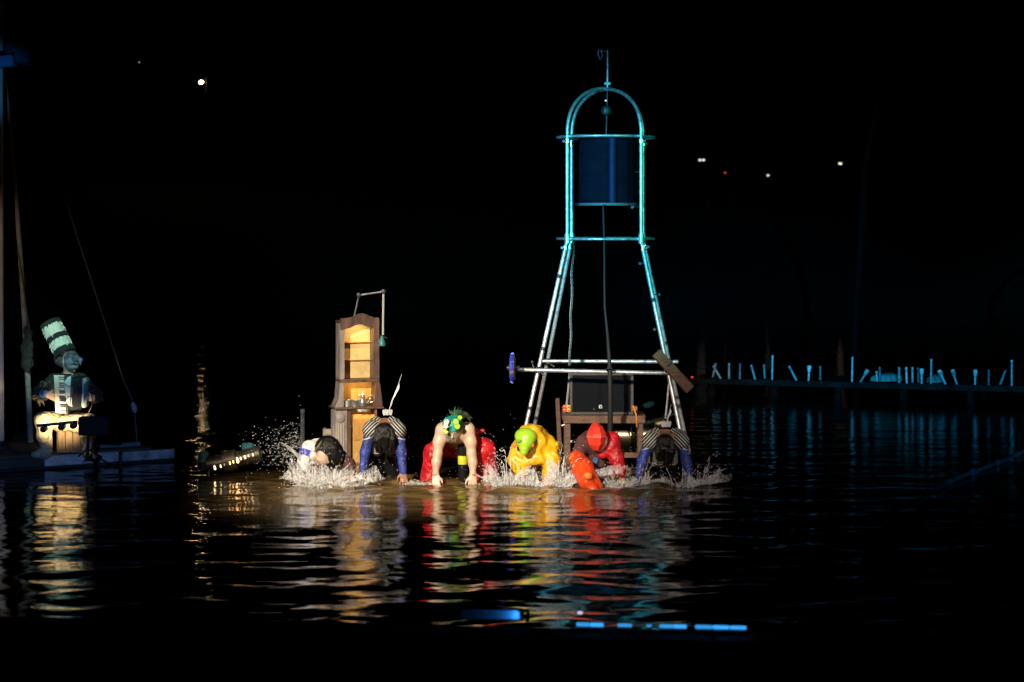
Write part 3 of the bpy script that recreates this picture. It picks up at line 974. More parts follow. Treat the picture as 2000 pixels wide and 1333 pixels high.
# alcove with the pots
cbox("alcove_back", .06, .44, .22, .24, z_sh + .001, z_mid, gold_wood)
for s_, x0 in ((-1, -.01), (1, .41)):
    out = [(x0 - .03 * (s_ < 0) - .02, z_sh + .002), (x0 + .05 + .03 * (s_ > 0), z_sh + .002), (x0 + .05 + .02 * (s_ > 0), z_sh + .10), (x0 + .045, z_mid), (x0 + .005, z_mid), (x0 - .01, z_sh + .1)]
    MB().prism([cp(a, -.02, b) for a, b in out], (0, 0, 0), cyv * .24).build("scroll_bracket", grey_wood if s_ < 0 else dark_wood, cw)
cbox("mid_rail", -.005, .452, -.022, .23, z_mid + .001, z_mid + .035, dark_wood)
# upper case
cbox("stile", -.005, .05, -.02, .22, z_mid + .036, z_top - .06, grey_wood)
cbox("stile", .385, .452, -.02, .22, z_mid + .036, z_top - .06, dark_wood)
cbox("upper_back", .05, .385, .17, .19, z_mid + .036, z_top - .03, mat("pale_gold_wood", (.66, .46, .19), .55, 0, .22, 4, .1, 30))
for k in range(2):
    zs = z_mid + .036 + (z_top - .12 - z_mid) * (k + 1) / 3
    cbox("shelf", .05, .385, .125, .17, zs, zs + .010, gold_wood, bevel=.002)
cbox("top_board", -.01, .457, -.02, .225, z_top - .05, z_top - .03, dark_wood)
arch = []
for i in range(13):
    u = i / 12
    arch.append((.0 + .447 * u, z_top + .0 + .055 * math.exp(-((u - .55) / .22) ** 2)))
inner = []
for i in range(13):
    u = 1 - i / 12
    inner.append((.04 + .36 * u, z_top - .125 + .055 * math.exp(-((u - .5) / .28) ** 2)))
MB().prism([cp(a, -.03, b) for a, b in arch + [(.447, z_top - .13)] + inner + [(.0, z_top - .13)]], (0, 0, 0), cyv * .03).build("arched_header", dark_wood, cw)


def strip_lamp(name, loc, target, power, color, w, h):
    d = bpy.data.lights.new(name, 'AREA')
    d.shape, d.size, d.size_y, d.energy, d.color = 'RECTANGLE', w, h, power, color
    o = bpy.data.objects.new(name, d)
    C.objects.link(o)
    o.location = loc
    o.rotation_euler = (V(target) - V(loc)).to_track_quat('-Z', 'Y').to_euler()


strip_lamp("dresser_shelf_lamp", cp(.22, .002, z_top - .09), cp(.22, .17, z_mid + .24), 1.5, (1, .72, .38), .28, .02)
strip_lamp("dresser_alcove_lamp", cp(.25, .0, z_mid - .012), cp(.25, .22, z_sh + .05), 0.9, (1, .66, .28), .26, .015)
strip_lamp("dresser_counter_lamp", cp(.30, -.02, z_sh - .032), cp(.30, .06, z_sh - .25), 0.35, (1, .66, .28), .20, .012)
# lamp arm rising from the top
arm = thing("lamp_arm", cp(.17, .08, z_top), "jointed thin lamp arm with small teal shade standing on the dresser", "lamp")
A0, A1, A2, A3 = cp(.17, .08, z_top - .03), P(701, 577, CY), P(749, 570, CY - .05), P(748, 655, CY - .05)
MB().tube([A0, A1], .010, 8).build("upright", steel, arm)
MB().tube([A1, A2], .010, 8).build("boom", steel, arm)
MB().tube([A2, A3], .0125, 8).build("drop_rod", mat("pale_rod", (.55, .55, .5), .5, .2), arm)
for q in (A1, A2):
    MB().lathe(q + V((0, -.025, 0)), [(.01, 0), (.026, .004), (.026, .046), (.01, .05)], 14, V((0, 1, 0))).build("knuckle", dark_metal, arm)
sh_ = MB().lathe(P(746, 676, CY - .05), [(.044, 0), (.046, .006), (.038, .05), (.022, .085), (.014, .11), (.005, .112)], 18).build("shade", mat("teal_shade", (.03, .2, .2), .4, 0, .15, 10), arm, smooth='auto')
MB().tube([P(743, 655, CY - .05), P(756, 661, CY - .07)], .007, 6).build("shade_clip", dark_metal, arm)
# pots on the counter
pot_m = mat("pewter", (.62, .60, .55), .28, .85, .1, 20)
p0 = cp(.10, .06, z_sh)
t = thing("saucepan", p0, "dull silver saucepan with upright handle on the dresser counter", "saucepan")
MB().lathe(p0, [(.055, .001), (.062, .004), (.062, .072), (.066, .076), (.060, .078), (.056, .02)], 20).build("bowl", pot_m, t, smooth='auto')
p1 = cp(.185, .05, z_sh)
t2 = thing("small_pot", p1, "small silver pot with curled handle next to the teapot", "pot")
MB().lathe(p1, [(.045, .001), (.052, .004), (.055, .066), (.058, .072), (.05, .074), (.046, .02)], 18).build("bowl", pot_m, t2, smooth='auto')
MB().tube([p1 + V((.05, 0, .06)), p1 + V((.062, 0, .09)), p1 + V((.052, 0, .12)), p1 + V((.035, 0, .14))], .008, 6).build("handle", pot_m, t2, smooth=True)
p2 = cp(.27, .04, z_sh)
t3 = thing("teapot", p2, "tall silver teapot with domed lid, spout and loop handle", "teapot")
MB().lathe(p2, [(.03, .001), (.038, .004), (.045, .03), (.046, .055), (.036, .085), (.024, .105), (.027, .112), (.022, .13), (.008, .145), (.011, .155), (.002, .165)], 18).build("body", pot_m, t3, smooth='auto')
MB().tube([p2 + V((.04, 0, .03)), p2 + V((.07, 0, .05)), p2 + V((.082, -.005, .085)), p2 + V((.098, -.005, .10))], [.014, .010, .008, .007], 8).build("spout", pot_m, t3, smooth=True)
MB().tube([p2 + V((.10 + .03 * math.cos(a), .02, .085 + .042 * math.sin(a))) for a in [-2.4 + i * .4 for i in range(13)]], .006, 6).build("handle", pot_m, t3, smooth=True)
for i, (x, c, lb) in enumerate(((.22, (.75, .70, .6), "white cup hanging below the dresser counter"), (.285, (.35, .32, .28), "grey cup hanging below the dresser counter beside the white one"))):
    q = cp(x, -.055, z_sh - .055)
    cu = thing("hanging_cup", q, lb, "cup", "cups under the dresser counter")
    MB().lathe(q, [(.018, 0), (.027, .006), (.032, .032), (.029, .033), (.02, .008)], 14).build("bowl", mat("cup_%d" % i, c, .35, var=.1), cu, smooth='auto')
    MB().tube([q + V((.028, 0, .008)), q + V((.045, 0, .016)), q + V((.03, 0, .028))], .004, 6).build("handle", mat("cup_%d" % i, c), cu)
    MB().tube([q + V((0, 0, .03)), q + V((0, 0.01, .06))], .003, 6).build("hook", dark_metal, cu)
# pale crate beside the dresser
q = W(643, 884, DECK)
st = thing("pale_crate", q, "pale cream wooden crate standing beside the dresser", "crate")
for i in range(4):
    MB().box(q + V((0, 0, .036 + i * .072)), (.15, .03, .068), bevel=.004).build("slat", mat("cream_paint", (.62, .55, .40), .7, 0, .15, 14), st)
for sgn in (-1, 1):
    MB().box(q + V((sgn * .068, .13, .145)), (.02, .22, .285), bevel=.003).build("side_panel", mat("cream_paint", (.62, .55, .4)), st)
# lone grey post
q = W(591, 884, DECK)
po = thing("mooring_post", V((q.x, q.y, -.55)), "thin grey mooring post with pale cap left of the dresser", "post")
MB().tube([(q.x, q.y, -.55), P(591, 806, q.y)], .026, 12).build("shaft", mat("weathered_post", (.22, .24, .25), .7, 0, .3, 14), po, smooth='auto')
MB().lathe(P(591, 806, q.y), [(.028, 0), (.031, .01), (.028, .04), (.01, .045)], 14).build("cap", mat("post_cap", (.30, .36, .36), .6), po, smooth='auto')

# ------------------------------------------------------------------ musician's pontoon
ZD = 0.17
pt = thing("pontoon", (-5.4, 23.6, 0), "low pontoon with pale blue edge boards carrying the accordion player", "pontoon")
f0, f1 = W(-240, 938, 0.0), W(340, 900, 0.0)
fd = (f1 - f0).normalized(); fn = V((-fd.y, fd.x, 0))
Lp = (f1 - f0).length
MB().prism([f0 + fn * .03, f1 + fn * .03, f1 + fn * 2.6, f0 + fn * 2.6], (0, 0, -.35), (0, 0, .10)).build("hull", mat("pontoon_hull", (.02, .02, .022), .6), pt)
edge_m = mat("pale_blue_edge", (.46, .50, .56), .6, 0, .45, 5, .3, 30)
edges = [(0, .30), (.305, .485), (.49, .54), (.545, .80), (.815, 1.0)]
for i, (a_, b_) in enumerate(edges):
    if i == 2 or i == 1:
        continue
    h = (.115, .1, .1, .115, .105)[i]
    MB().beam(f0 + fd * (Lp * a_) + V((0, 0, .03 + h / 2)), f0 + fd * (Lp * b_) + V((0, 0, .03 + h / 2)), .05, h, bevel=.008).build("edge_board", edge_m, pt)
MB().beam(f0 + fd * (Lp * .305) + V((0, 0, .08)), f0 + fd * (Lp * .54) + V((0, 0, .085)), .05, .11, bevel=.008).build("edge_board", mat("dark_edge", (.03, .035, .04), .7), pt)
for i in range(16):
    o_ = .08 + i * .155
    MB().beam(f0 + fn * o_ + V((0, 0, ZD - .02)) + fd * random.uniform(0, .04), f1 + fn * o_ + V((0, 0, ZD - .02)) - fd * random.uniform(0.2, .3), .148, .035, bevel=.004).build("deck_plank", deck_wood, pt)
# rub rail at the far right end
MB().beam(f1 + fn * .15 - fd * .95 + V((0, 0, .20)), f1 + fn * .15 - fd * .35 + V((0, 0, .20)), .06, .05, bevel=.008).build("rub_rail", mat("teal_rail", (.10, .16, .18), .6), pt)

# mast, slanting spar, lamp head, ropes
mq = V((P(-2, 0, 23.6).x, 23.6, ZD))
ma = thing("mast", mq, "tall pale round mast standing on the pontoon", "mast")
MB().tube([mq, V((mq.x, mq.y, 5.2))], [.058, .045], 16).build("pole", mat("pale_mast", (.62, .60, .55), .55, .1, .15, 5), ma, smooth='auto')
MB().lathe(mq, [(.13, 0), (.13, .03), (.07, .05), (.065, .09)], 18).build("mast_foot", dark_metal, ma, smooth='auto')
sr = thing("slanting_spar", P(58, 880, 24.3), "thin weathered spar slanting up beside the mast", "spar")
a = P(60, 880, 24.3); a = V((a.x, a.y, ZD))
pts = [a, P(52, 690, 24.25), P(40, 500, 24.2), P(26, 330, 24.1), P(8, 140, 24.0), P(4, 60, 24.0)]
MB().tube(pts, [.035, .032, .03, .028, .024, .02], 10).build("pole", mat("spar_wood", (.30, .27, .23), .8, 0, .35, 10, .4, 30), sr, smooth='auto')
MB().tube([q_ + V((.04 * math.sin(i), -.03, 0)) for i, q_ in enumerate([P(50, 700, 24.2), P(56, 660, 24.2), P(46, 600, 24.2), P(34, 470, 24.2), P(30, 430, 24.2)])], .008, 6).build("halyard", mat("rope", (.09, .08, .065), .9), sr)
# bundled net low on the spar
b_ = Body(.05)
for i in range(7):
    b_.ell(P(53 + 4 * math.sin(i * 2.2), 650 + i * 11, 24.18), (.028, .03, .06))
b_.build("furled_net", mat("net_cloth", (.025, .024, .022), .95, 0, .4, 30), sr, vox=.010, folds=.016, fscale=40)
lb = thing("mast_head_lamp", P(20, 110, 23.4), "dark blue floodlight box fixed high on the mast", "floodlight")
MB().box(P(38, 102, 23.5), (.30, .26, .26), Matrix.Rotation(.15, 3, 'Y'), bevel=.02).build("housing", mat("dark_blue_housing", (.02, .045, .11), .5, 0, .2, 10), lb)
MB().box(P(4, 121, 23.35), (.30, .2, .13), Matrix.Rotation(-.12, 3, 'Y'), bevel=.015).build("lamp_door", mat("blue_door", (.05, .20, .45), .5, 0, .1, 10), lb)
MB().tube([P(-2, 105, 23.5), P(20, 105, 23.5)], .02, 8).build("bracket", dark_metal, lb)
rp = thing("stay_rope", P(262, 800, 24.5), "thin stay rope slanting down from the dark to a cleat block", "rope")
MB().tube([P(70, 200, 24.6), P(108, 322, 24.6), P(150, 460, 24.6), P(205, 630, 24.6), P(240, 740, 24.6), P(262, 790, 24.6), P(268, 868, 24.6)], .0095, 6).build("line", mat("rope", (.25, .22, .18)), rp)
MB().lathe(P(262, 797, 24.55), [(.01, -.06), (.03, -.04), (.034, 0), (.028, .05), (.008, .07)], 12, V((-.3, 0, 1))).build("block", mat("pale_block", (.4, .4, .4), .5), rp, smooth='auto')

# glowing beads for glints, one lamp, a foil duct and two teal floats
fl_m = mat("teal_plastic", (.04, .22, .23), .45, 0, .2, 12)
q = W(397, 926, 0)
fa = thing("teal_float", V((q.x, q.y, -.1)), "teal float with pale band on a thin pole at the string's low end", "float")
MB().lathe(V((q.x, q.y, P(0, 903, q.y).z)), [(.05, -.09), (.06, -.08), (.055, .0)], 14).build("keel", mat("navy_plastic", (.02, .04, .10), .5), fa, smooth='auto')
MB().lathe(V((q.x, q.y, P(0, 903, q.y).z)), [(.05, 0), (.056, .01), (.056, .105), (.045, .115)], 16).build("barrel", fl_m, fa, smooth='auto')
MB().lathe(V((q.x, q.y, P(0, 902, q.y).z)), [(.0585, 0), (.0585, .028), (.055, .03)], 16).build("band", mat("pale_teal", (.20, .42, .38), .5), fa, smooth='auto')
MB().tube([V((q.x + .06, q.y - .02, P(0, 912, q.y).z)), V((q.x + .10, q.y - .1, -.5))], .012, 8).build("pole", mat("weathered_post", (.2, .2, .2)), fa)
q2 = P(484, 873, 23.2)
fb_ = thing("teal_float", V((q2.x, q2.y, -.05)), "square teal float panel behind the spray at the string's high end", "float")
MB().box(q2, (.13, .06, .085), bevel=.012).build("panel", fl_m, fb_)
MB().tube([q2, V((q2.x, q2.y, -.5))], .018, 8).build("pole", dark_metal, fb_)
olive_foil = mat("olive_foil", (.10, .09, .07), .4, .6, .25, 14, .3, 60)
duct([P(404, 907, 22.66), P(425, 905, 22.66), P(450, 901, 22.66), P(478, 894, 22.66), P(510, 885, 22.66)], .085, "ribbed_duct", "low ribbed silvery duct lying at the water beside the spray", olive_foil, .55, 20)
cq0, cq1 = P(436, 903, 22.66), P(462, 898.5, 22.66)
t = thing("duct_collar", cq0, "wide dull foil collar wrapped round the ribbed duct behind the glint beads", "collar")
MB().lathe(cq0, [(.088, 0), (.112, .004), (.118, .07), (.112, (cq1 - cq0).length), (.088, (cq1 - cq0).length + .004)], 24, cq1 - cq0).build("sleeve", mat("dull_foil", (.10, .085, .055), .45, .4, .3, 14, .3, 50), t, smooth='auto')
t = thing("foil_strip", P(434, 892, 22.6), "bright crumpled foil strip clipped to the collar of the ribbed duct", "foil strip")
MB().tube([P(417, 889, 22.6), P(428, 891, 22.6), P(440, 894, 22.58)], [.004, .009, .006], 6).tube([P(428, 884, 22.6), P(434, 880, 22.6), P(437, 893, 22.58)], [.003, .008, .004], 6).box(P(441, 880.5, 22.6), (.042, .03, .022), bevel=.006).build("foil", bright_metal, t)
sb = thing("glint_beads", P(455, 902, 22.5), "row of glowing beads standing for glints on the ribbed duct, with one warm lamp", "glint beads")
bl = [(420, 914, 1.5, 1), (431, 911, 1.0, 1), (438, 908, .8, 2), (449, 905, 1.0, 0), (455.5, 902.5, .9, 0), (464.5, 899.5, 1.9, 0), (470, 896, .9, 0), (478.5, 893.5, 1.15, 0), (485, 891, .6, 0), (494, 889, .8, 0)]  # beads glow in place of the duct's glints; the largest is a lamp
MB().tube([P(x, y - 5, 22.42) for x, y, *_ in bl], .004, 5).build("bead_wire", black_plastic, sb)
bm_ = [mat("warm_lamp_glint", (.1, .1, .1), .4, var=0, emit=(1, .48, .17), estr=9.0), mat("yellow_glint", (.1, .1, .1), .4, var=0, emit=(1, .80, .38), estr=4.0), mat("pale_glint", (.1, .1, .1), .4, var=0, emit=(.7, .9, .75), estr=.6)]
for x, y, s_, k in bl:
    q = P(x, y, 22.42)
    MB().lathe(q + V((.004, 0, -.016 * s_)), [(.002, 0), (.006 * s_, .004 * s_), (.0075 * s_, .012 * s_), (.005 * s_, .026 * s_), (.003, .034 * s_)], 10, V((-.25, 0, 1))).build("bulb", bm_[k], sb, smooth=True)

# ------------------------------------------------------------------ far jetty with stakes
jt = thing("jetty", (6.6, 32.8, 0), "long low dark jetty set with rows of short stakes", "jetty")
j0, j1 = W(1345, 739, .28), W(2330, 764, .28)
jd = (j1 - j0).normalized(); jn = V((-jd.y, jd.x, 0))
Lj = (j1 - j0).length
jm = mat("jetty_wood", (.008, .008, .0075), 1.0, 0, .35, 5, spec=0)
for i in range(9):
    MB().beam(j0 + jn * (.09 + i * .15) + V((0, 0, -.03)), j1 + jn * (.09 + i * .15) + V((0, 0, -.03)), .14, .05, bevel=.004).build("deck_board", jm, jt)
MB().beam(j0 + V((0, 0, -.04)), j1 + V((0, 0, -.04)), .04, .09, bevel=.004).build("fascia", mat("jetty_fascia", (.012, .012, .011), 1.0, 0, .4, 6, spec=0), jt)
for i in range(9):
    q = j0 + jd * (.3 + i * 1.0) + jn * .3
    MB().tube([(q.x, q.y, -.55), (q.x, q.y, .19)], .06, 10).build("pile", jm, jt)


def on_jetty(px, inset):
    d = V(((px - 1000) / F, 1, 0)); o = j0 + jn * inset
    s_ = (o.x * jd.y - o.y * jd.x) / (d.x * jd.y - d.y * jd.x)
    return V((d.x * s_, s_, .274))


stake_tones = [mat("stake_lit_tone_%d" % i, c, .6, 0, .6, 9, .3, 40, spec=.2) for i, c in enumerate(((.62, .66, .66), (.30, .33, .33), (.15, .17, .17), (.42, .45, .46)))]  # tones differ to stand for uneven light on the stakes
stake_m = stake_tones[0]
STAKE_TONE = [0, 3, 3, 1, 3, 1, 0, 3, 0, 2, 0, 1, 3, 2, 3, 0, 3, 2, 0, 3, 0, 3, 0, 2, 1, 0]
stakes = [(1408, 1393, 714, 0, "stake leaning left crossed by an upright one at the jetty's end"), (1392, 1398, 709, 0, "stake crossing behind the leaning one at the jetty's end"),
          (1424, 1424, 709, 0, "upright stake just right of the crossed pair"), (1445, 1445, 710, 0, "dim upright stake between two bright ones near the crossed pair"),
          (1475, 1467, 713, 0, "stake leaning left beside the first tall pole"), (1494, 1492, 712, 0, "short stake right beside the first tall pole"),
          (1508, 1509, 694, 1, "tall thin pole nearest the crossed pair of stakes"), (1556, 1541, 715, 0, "stake leaning far left standing alone past the first tall pole"),
          (1579, 1581, 714, 2, "bright stake with thick lit head between a leaning and a dim stake"), (1602, 1602, 715, 0, "dim upright stake before the wide gap"),
          (1664, 1665, 697, 1, "brightest tall thin pole after the wide gap"), (1680, 1695, 722, 2, "stake leaning right at the foot of the brightest pole"),
          (1713, 1712, 725, 0, "shorter stake of the close pair by the small hull"), (1719, 1718, 717, 0, "taller stake of the close pair by the small hull"),
          (1756, 1756, 717, 0, "first of the upright stakes set close together"), (1771, 1770, 717, 0, "second of the upright stakes set close together"),
          (1782, 1782, 717, 0, "third of the upright stakes set close together"), (1794, 1793, 718, 0, "dim fourth of the upright stakes set close together"),
          (1800, 1800, 720, 2, "stake with bright thick head ending the close set row"), (1818, 1819, 701, 1, "tall pole standing by the close set row of stakes"),
          (1847, 1834, 723, 2, "stake leaning left just past the third tall pole"), (1869, 1860, 722, 2, "second stake leaning left past the third tall pole"),
          (1904, 1905, 722, 2, "bright headed stake between leaning and dim stakes near the jetty's end pole"), (1931, 1931, 722, 0, "dim upright stake near the jetty's last tall pole"),
          (1953, 1964, 723, 0, "stake leaning right toward the last tall pole"), (1976, 1976, 703, 1, "last tall thin pole on the jetty")]
um = MB()
um.lathe((0, 0, 0), [(.024, 0), (.026, .05), (.022, .5), (.026, .93), (.022, .985), (.008, 1.0)], 10)
st_me = um.build("stake_proto", stake_m, None, smooth='auto'); st_mesh = st_me.data
C.objects.unlink(st_me); bpy.data.objects.remove(st_me)
um = MB(); um.lathe((0, 0, 0), [(.020, 0), (.019, .5), (.019, .93), (.026, .95), (.026, .99), (.01, 1.0)], 10)
x_ = um.build("pole_proto", stake_m, None, smooth='auto'); pole_mesh = x_.data
C.objects.unlink(x_); bpy.data.objects.remove(x_)
um = MB(); um.lathe((0, 0, 0), [(.022, 0), (.020, .5), (.024, .6), (.042, .68), (.046, .93), (.036, 1.0)], 12)
x_ = um.build("headed_proto", stake_m, None, smooth='auto'); head_mesh = x_.data
C.objects.unlink(x_); bpy.data.objects.remove(x_)
for si, (bx_, tx_, ty_, kd, lbl) in enumerate(stakes):
    b = on_jetty(bx_, .12 + (.25 if kd == 0 and bx_ % 3 == 0 else 0))
    tpnt = P(tx_, ty_, b.y)
    d = tpnt - b
    o = bpy.data.objects.new(("jetty_stake", "jetty_pole", "jetty_stake")[kd], (st_mesh, pole_mesh, head_mesh)[kd])
    C.objects.link(o)
    o.location = b - V((0, 0, .002))
    o.rotation_euler = d.to_track_quat('Z', 'Y').to_euler()
    o.scale = (.72, .72, d.length)
    o.material_slots[0].link = 'OBJECT'
    o.material_slots[0].material = stake_tones[STAKE_TONE[si]]
    tag(o, lbl, "stake" if kd != 1 else "pole", "stakes set along the far jetty")
for (px, py, w, lbl) in ((1731, 736, .30, "small overturned hull lying behind the close pair of stakes"), (1826, 742, .16, "small dark hull lying at the foot of the third tall pole")):
    q = on_jetty(px, .5); zc = q.z
    hu = thing("dinghy", q, lbl, "dinghy", "small hulls on the jetty")
    mm = MB(); ring = []
    for i in range(9):
        u = -1 + i / 4
        hw = .10 * (1 - abs(u) ** 2.2) + .01
        ring.append([q + V((u * w * .8, -hw, 0)), q + V((u * w * .78, -hw * .8, .05 + .03 * (1 - u * u) + .02 * max(0, u))), q + V((u * w * .76, 0, .07 + .05 * (1 - u * u) + .03 * max(0, u))), q + V((u * w * .78, hw * .8, .05 + .03 * (1 - u * u))), q + V((u * w * .8, hw, 0))])
    mm.add([p for r_ in ring for p in r_], [(i * 5 + j, i * 5 + j + 1, i * 5 + j + 6, i * 5 + j + 5) for i in range(8) for j in range(4)])
    mm.build("hull", mat("teal_hull", (.10, .20, .20), .5, 0, .2, 10), hu, smooth=True)
    MB().tube([q + V((-w * .8, 0, .1)), q + V((0, 0, .135)), q + V((w * .8, 0, .12))], .010, 6).build("keel", jm, hu)
# red lamp on the jetty's end
q = on_jetty(1352, .1)
rdl = thing("red_lamp", q, "tiny red lamp at the end of the jetty", "lamp")
MB().tube([q, P(1352, 736, q.y)], .01, 6).build("stem", dark_metal, rdl)
MB().ico(P(1352, 737, q.y - .02), .016).build("bulb", mat("red_bulb", (.1, 0, 0), .4, var=0, emit=(1, .02, .01), estr=3.0), rdl, smooth=True)

# faint slanting boom over the dark water, and a far bare mast
bo = thing("floating_boom", W(1690, 1025, .02), "dark floating boom slanting out across the dark water", "boom")
a, b = W(1690, 1024, .02), W(2140, 816, .02)
MB().tube([a.lerp(b, i / 30) + V((.05 * math.sin(i * .5), 0, .012)) for i in range(31)], .022, 8).build("hose", mat("boom_skin", (.02, .024, .03), .8, 0, .3, 5, spec=.1), bo, smooth='auto')
for i in range(12):
    q = a.lerp(b, (i + .5) / 12)
    MB().tube([q - (b - a).normalized() * .05 + V((.05 * math.sin((i + .5) * 1.25), 0, .012)), q + (b - a).normalized() * .05 + V((.05 * math.sin((i + .5) * 1.25), 0, .012))], .028, 10).build("collar", black_plastic, bo)
fm_ = thing("bare_mast", P(1690, 500, 44), "faint bare mast leaning in the dark beyond the jetty", "mast")
q = P(1665, 0, 44)
MB().tube([V((q.x, 44, -.5)), P(1690, 330, 44), P(1746, 15, 44)], [.08, .07, .045], 8).build("pole", mat("far_mast", (.006, .006, .006), 1.0, spec=0), fm_, smooth='auto')

# ------------------------------------------------------------------ street lamps on the far bank
lamps = [(393, 161, 100, .078, (1, .74, .36), 70, "warm street lamp standing highest on the far hillside"), (272, 122, 130, .03, (.8, .85, .9), 1.5, "faint tiny street lamp beyond the warm one on the hillside"),
         (1371, 313, 95, .065, (.95, 1, .85), 1.1, "twin headed street lamp nearest the tower on the far bank"), (1416, 338, 95, .05, (1, .05, .03), 0.9, "small red light low on the far bank"),
         (1500, 343, 95, .058, (.92, 1, .95), 1.05, "lowest white street lamp on the far bank"), (1641, 320, 95, .078, (1, .95, .75), 1.2, "brightest white street lamp above the jetty on the far bank"),
         (872, 651, 62.3, .012, (.5, .6, .7), .6, "faint speck of light at the water's edge of the far bank")]
for px, py, Y, r_, c_, e_, lbl in lamps:
    q = P(px, py, Y)
    g = bank_z(q.x, Y)
    t = thing("street_lamp", V((q.x, Y, g)), lbl, "street lamp", "lights on the far bank")
    MB().tube([(q.x + .25, Y, g - .1), (q.x + .25, Y, q.z + .1), (q.x + .15, Y, q.z + .22), (q.x, Y, q.z + .20)], [.06, .045, .04, .035], 8).build("pole", dark_metal, t)
    MB().lathe(V((q.x, Y, q.z + .06)), [(r_ * 1.3, 0), (r_ * 1.2, .04), (.04, .14)], 12).build("hood", dark_metal, t)
    k = mat("lamp_glow_%d" % px, (.1, .1, .1), .4, var=0, emit=c_, estr=e_)
    xs = (-.09, .07) if px == 1371 else (0,)
    for dx in xs:
        MB().ico(V((q.x + dx, Y, q.z)), (r_ * 1.15, r_, r_ * .85)).build("bulb", k, t, smooth=True)

# ------------------------------------------------------------------ the performers
FLOOR = -0.52


class Fig:
    """one person: joints are given as photo pixel + depth offset from the person's own distance"""

    def __init__(s, Y, px, label):
        s.Y = Y
        q = P(px, 0, Y)
        s.root = thing("person", V((q.x, Y + .3, FLOOR)), label, "person")

    def j(s, px, py, dy=0.0):
        return P(px, py, s.Y + dy)


stripe_w = stripe_mat("striped_knit", (.62, .60, .52), (.022, .020, .018), .026, .36)
stripe_g = stripe_mat("striped_puff", (.66, .65, .60), (.025, .026, .024), .027, .30)
foam_white = mat("foam_white", (.8, .8, .8), .5)


def legs(b, f, hipL, kneeL, hipR, kneeR, r=(.085, .065, .048, .04), t=0):
    for h, k in ((hipL, kneeL), (hipR, kneeR)):
        an = V((k.x + (k.x - h.x) * .12, k.y + .10, FLOOR + .07))
        b.chain([h, k, an], [r[0], r[1], r[3]], t)
        b.chain([an - V((0, 0, .02)), an + V((0, -.16, -.035))], [.038, .030], t, .02)


def face(b, c, fwd, up, t=0, r=.1):
    """nose, brow, lips and ears on a head of radius r"""
    fwd, up = V(fwd).normalized(), V(up).normalized()
    sd = fwd.cross(up)
    b.cap(c + fwd * r * .98 + up * .015, c + fwd * r * 1.16 - up * .018, .011, .015, t, .012)
    b.cap(c + fwd * r * .93 + up * .030 - sd * .035, c + fwd * r * .93 + up * .030 + sd * .035, .010, .010, t, .02)
    b.cap(c + fwd * r * .95 - up * .045 - sd * .018, c + fwd * r * .95 - up * .045 + sd * .018, .010, .010, t, .012)
    b.cap(c + fwd * r * .8 - up * .085, c + fwd * r * .86 - up * .08, .026, .022, t, .03)
    for e in (-1, 1):
        b.ell(c + sd * e * r * .86, (.012, .022, .032), None, t, .012)


def pleated_hat(f, px, py, tipx, tipy, dy):
    """folded white card with a quill, tied on the nape"""
    q = f.j(px, py, dy)
    sc = f.Y / F
    h = MB()
    for i in range(5):
        h.box(q + V(((i - 2) * 3.7 * sc, .004 * (i % 2), .004 * (i % 2))), (3.6 * sc, .035, 10 * sc), Matrix.Rotation(.25 + .05 * i, 3, 'X') @ Matrix.Rotation(.08 * (i - 2), 3, 'Y'), bevel=.002)
    ho = h.build("card_hat", paper, f.root)
    a, b = f.j(px, py + 4, dy - .02), f.j(tipx, tipy, dy + .05)
    MB().tube([a, a.lerp(b, .5), b], [.006, .005, .002], 6).build("quill", mat("quill_stick", (.5, .5, .5), .5), ho)
    u = (b - a)
    s_ = V((.02, 0, -.006))
    MB().prism([a + u * .16 - s_ * .1, a + u * .22 + s_ * .3, a + u * .36 + s_ * .15, a + u * .66 + s_ * 1.15, a + u * .78 + s_ * .35, a + u * .6 - s_ * .1, a + u * .5 - s_ * .35, a + u * .3 - s_ * .42], (0, .003, 0), (0, -.003, 0)).build("vane", paper, ho)
    return ho


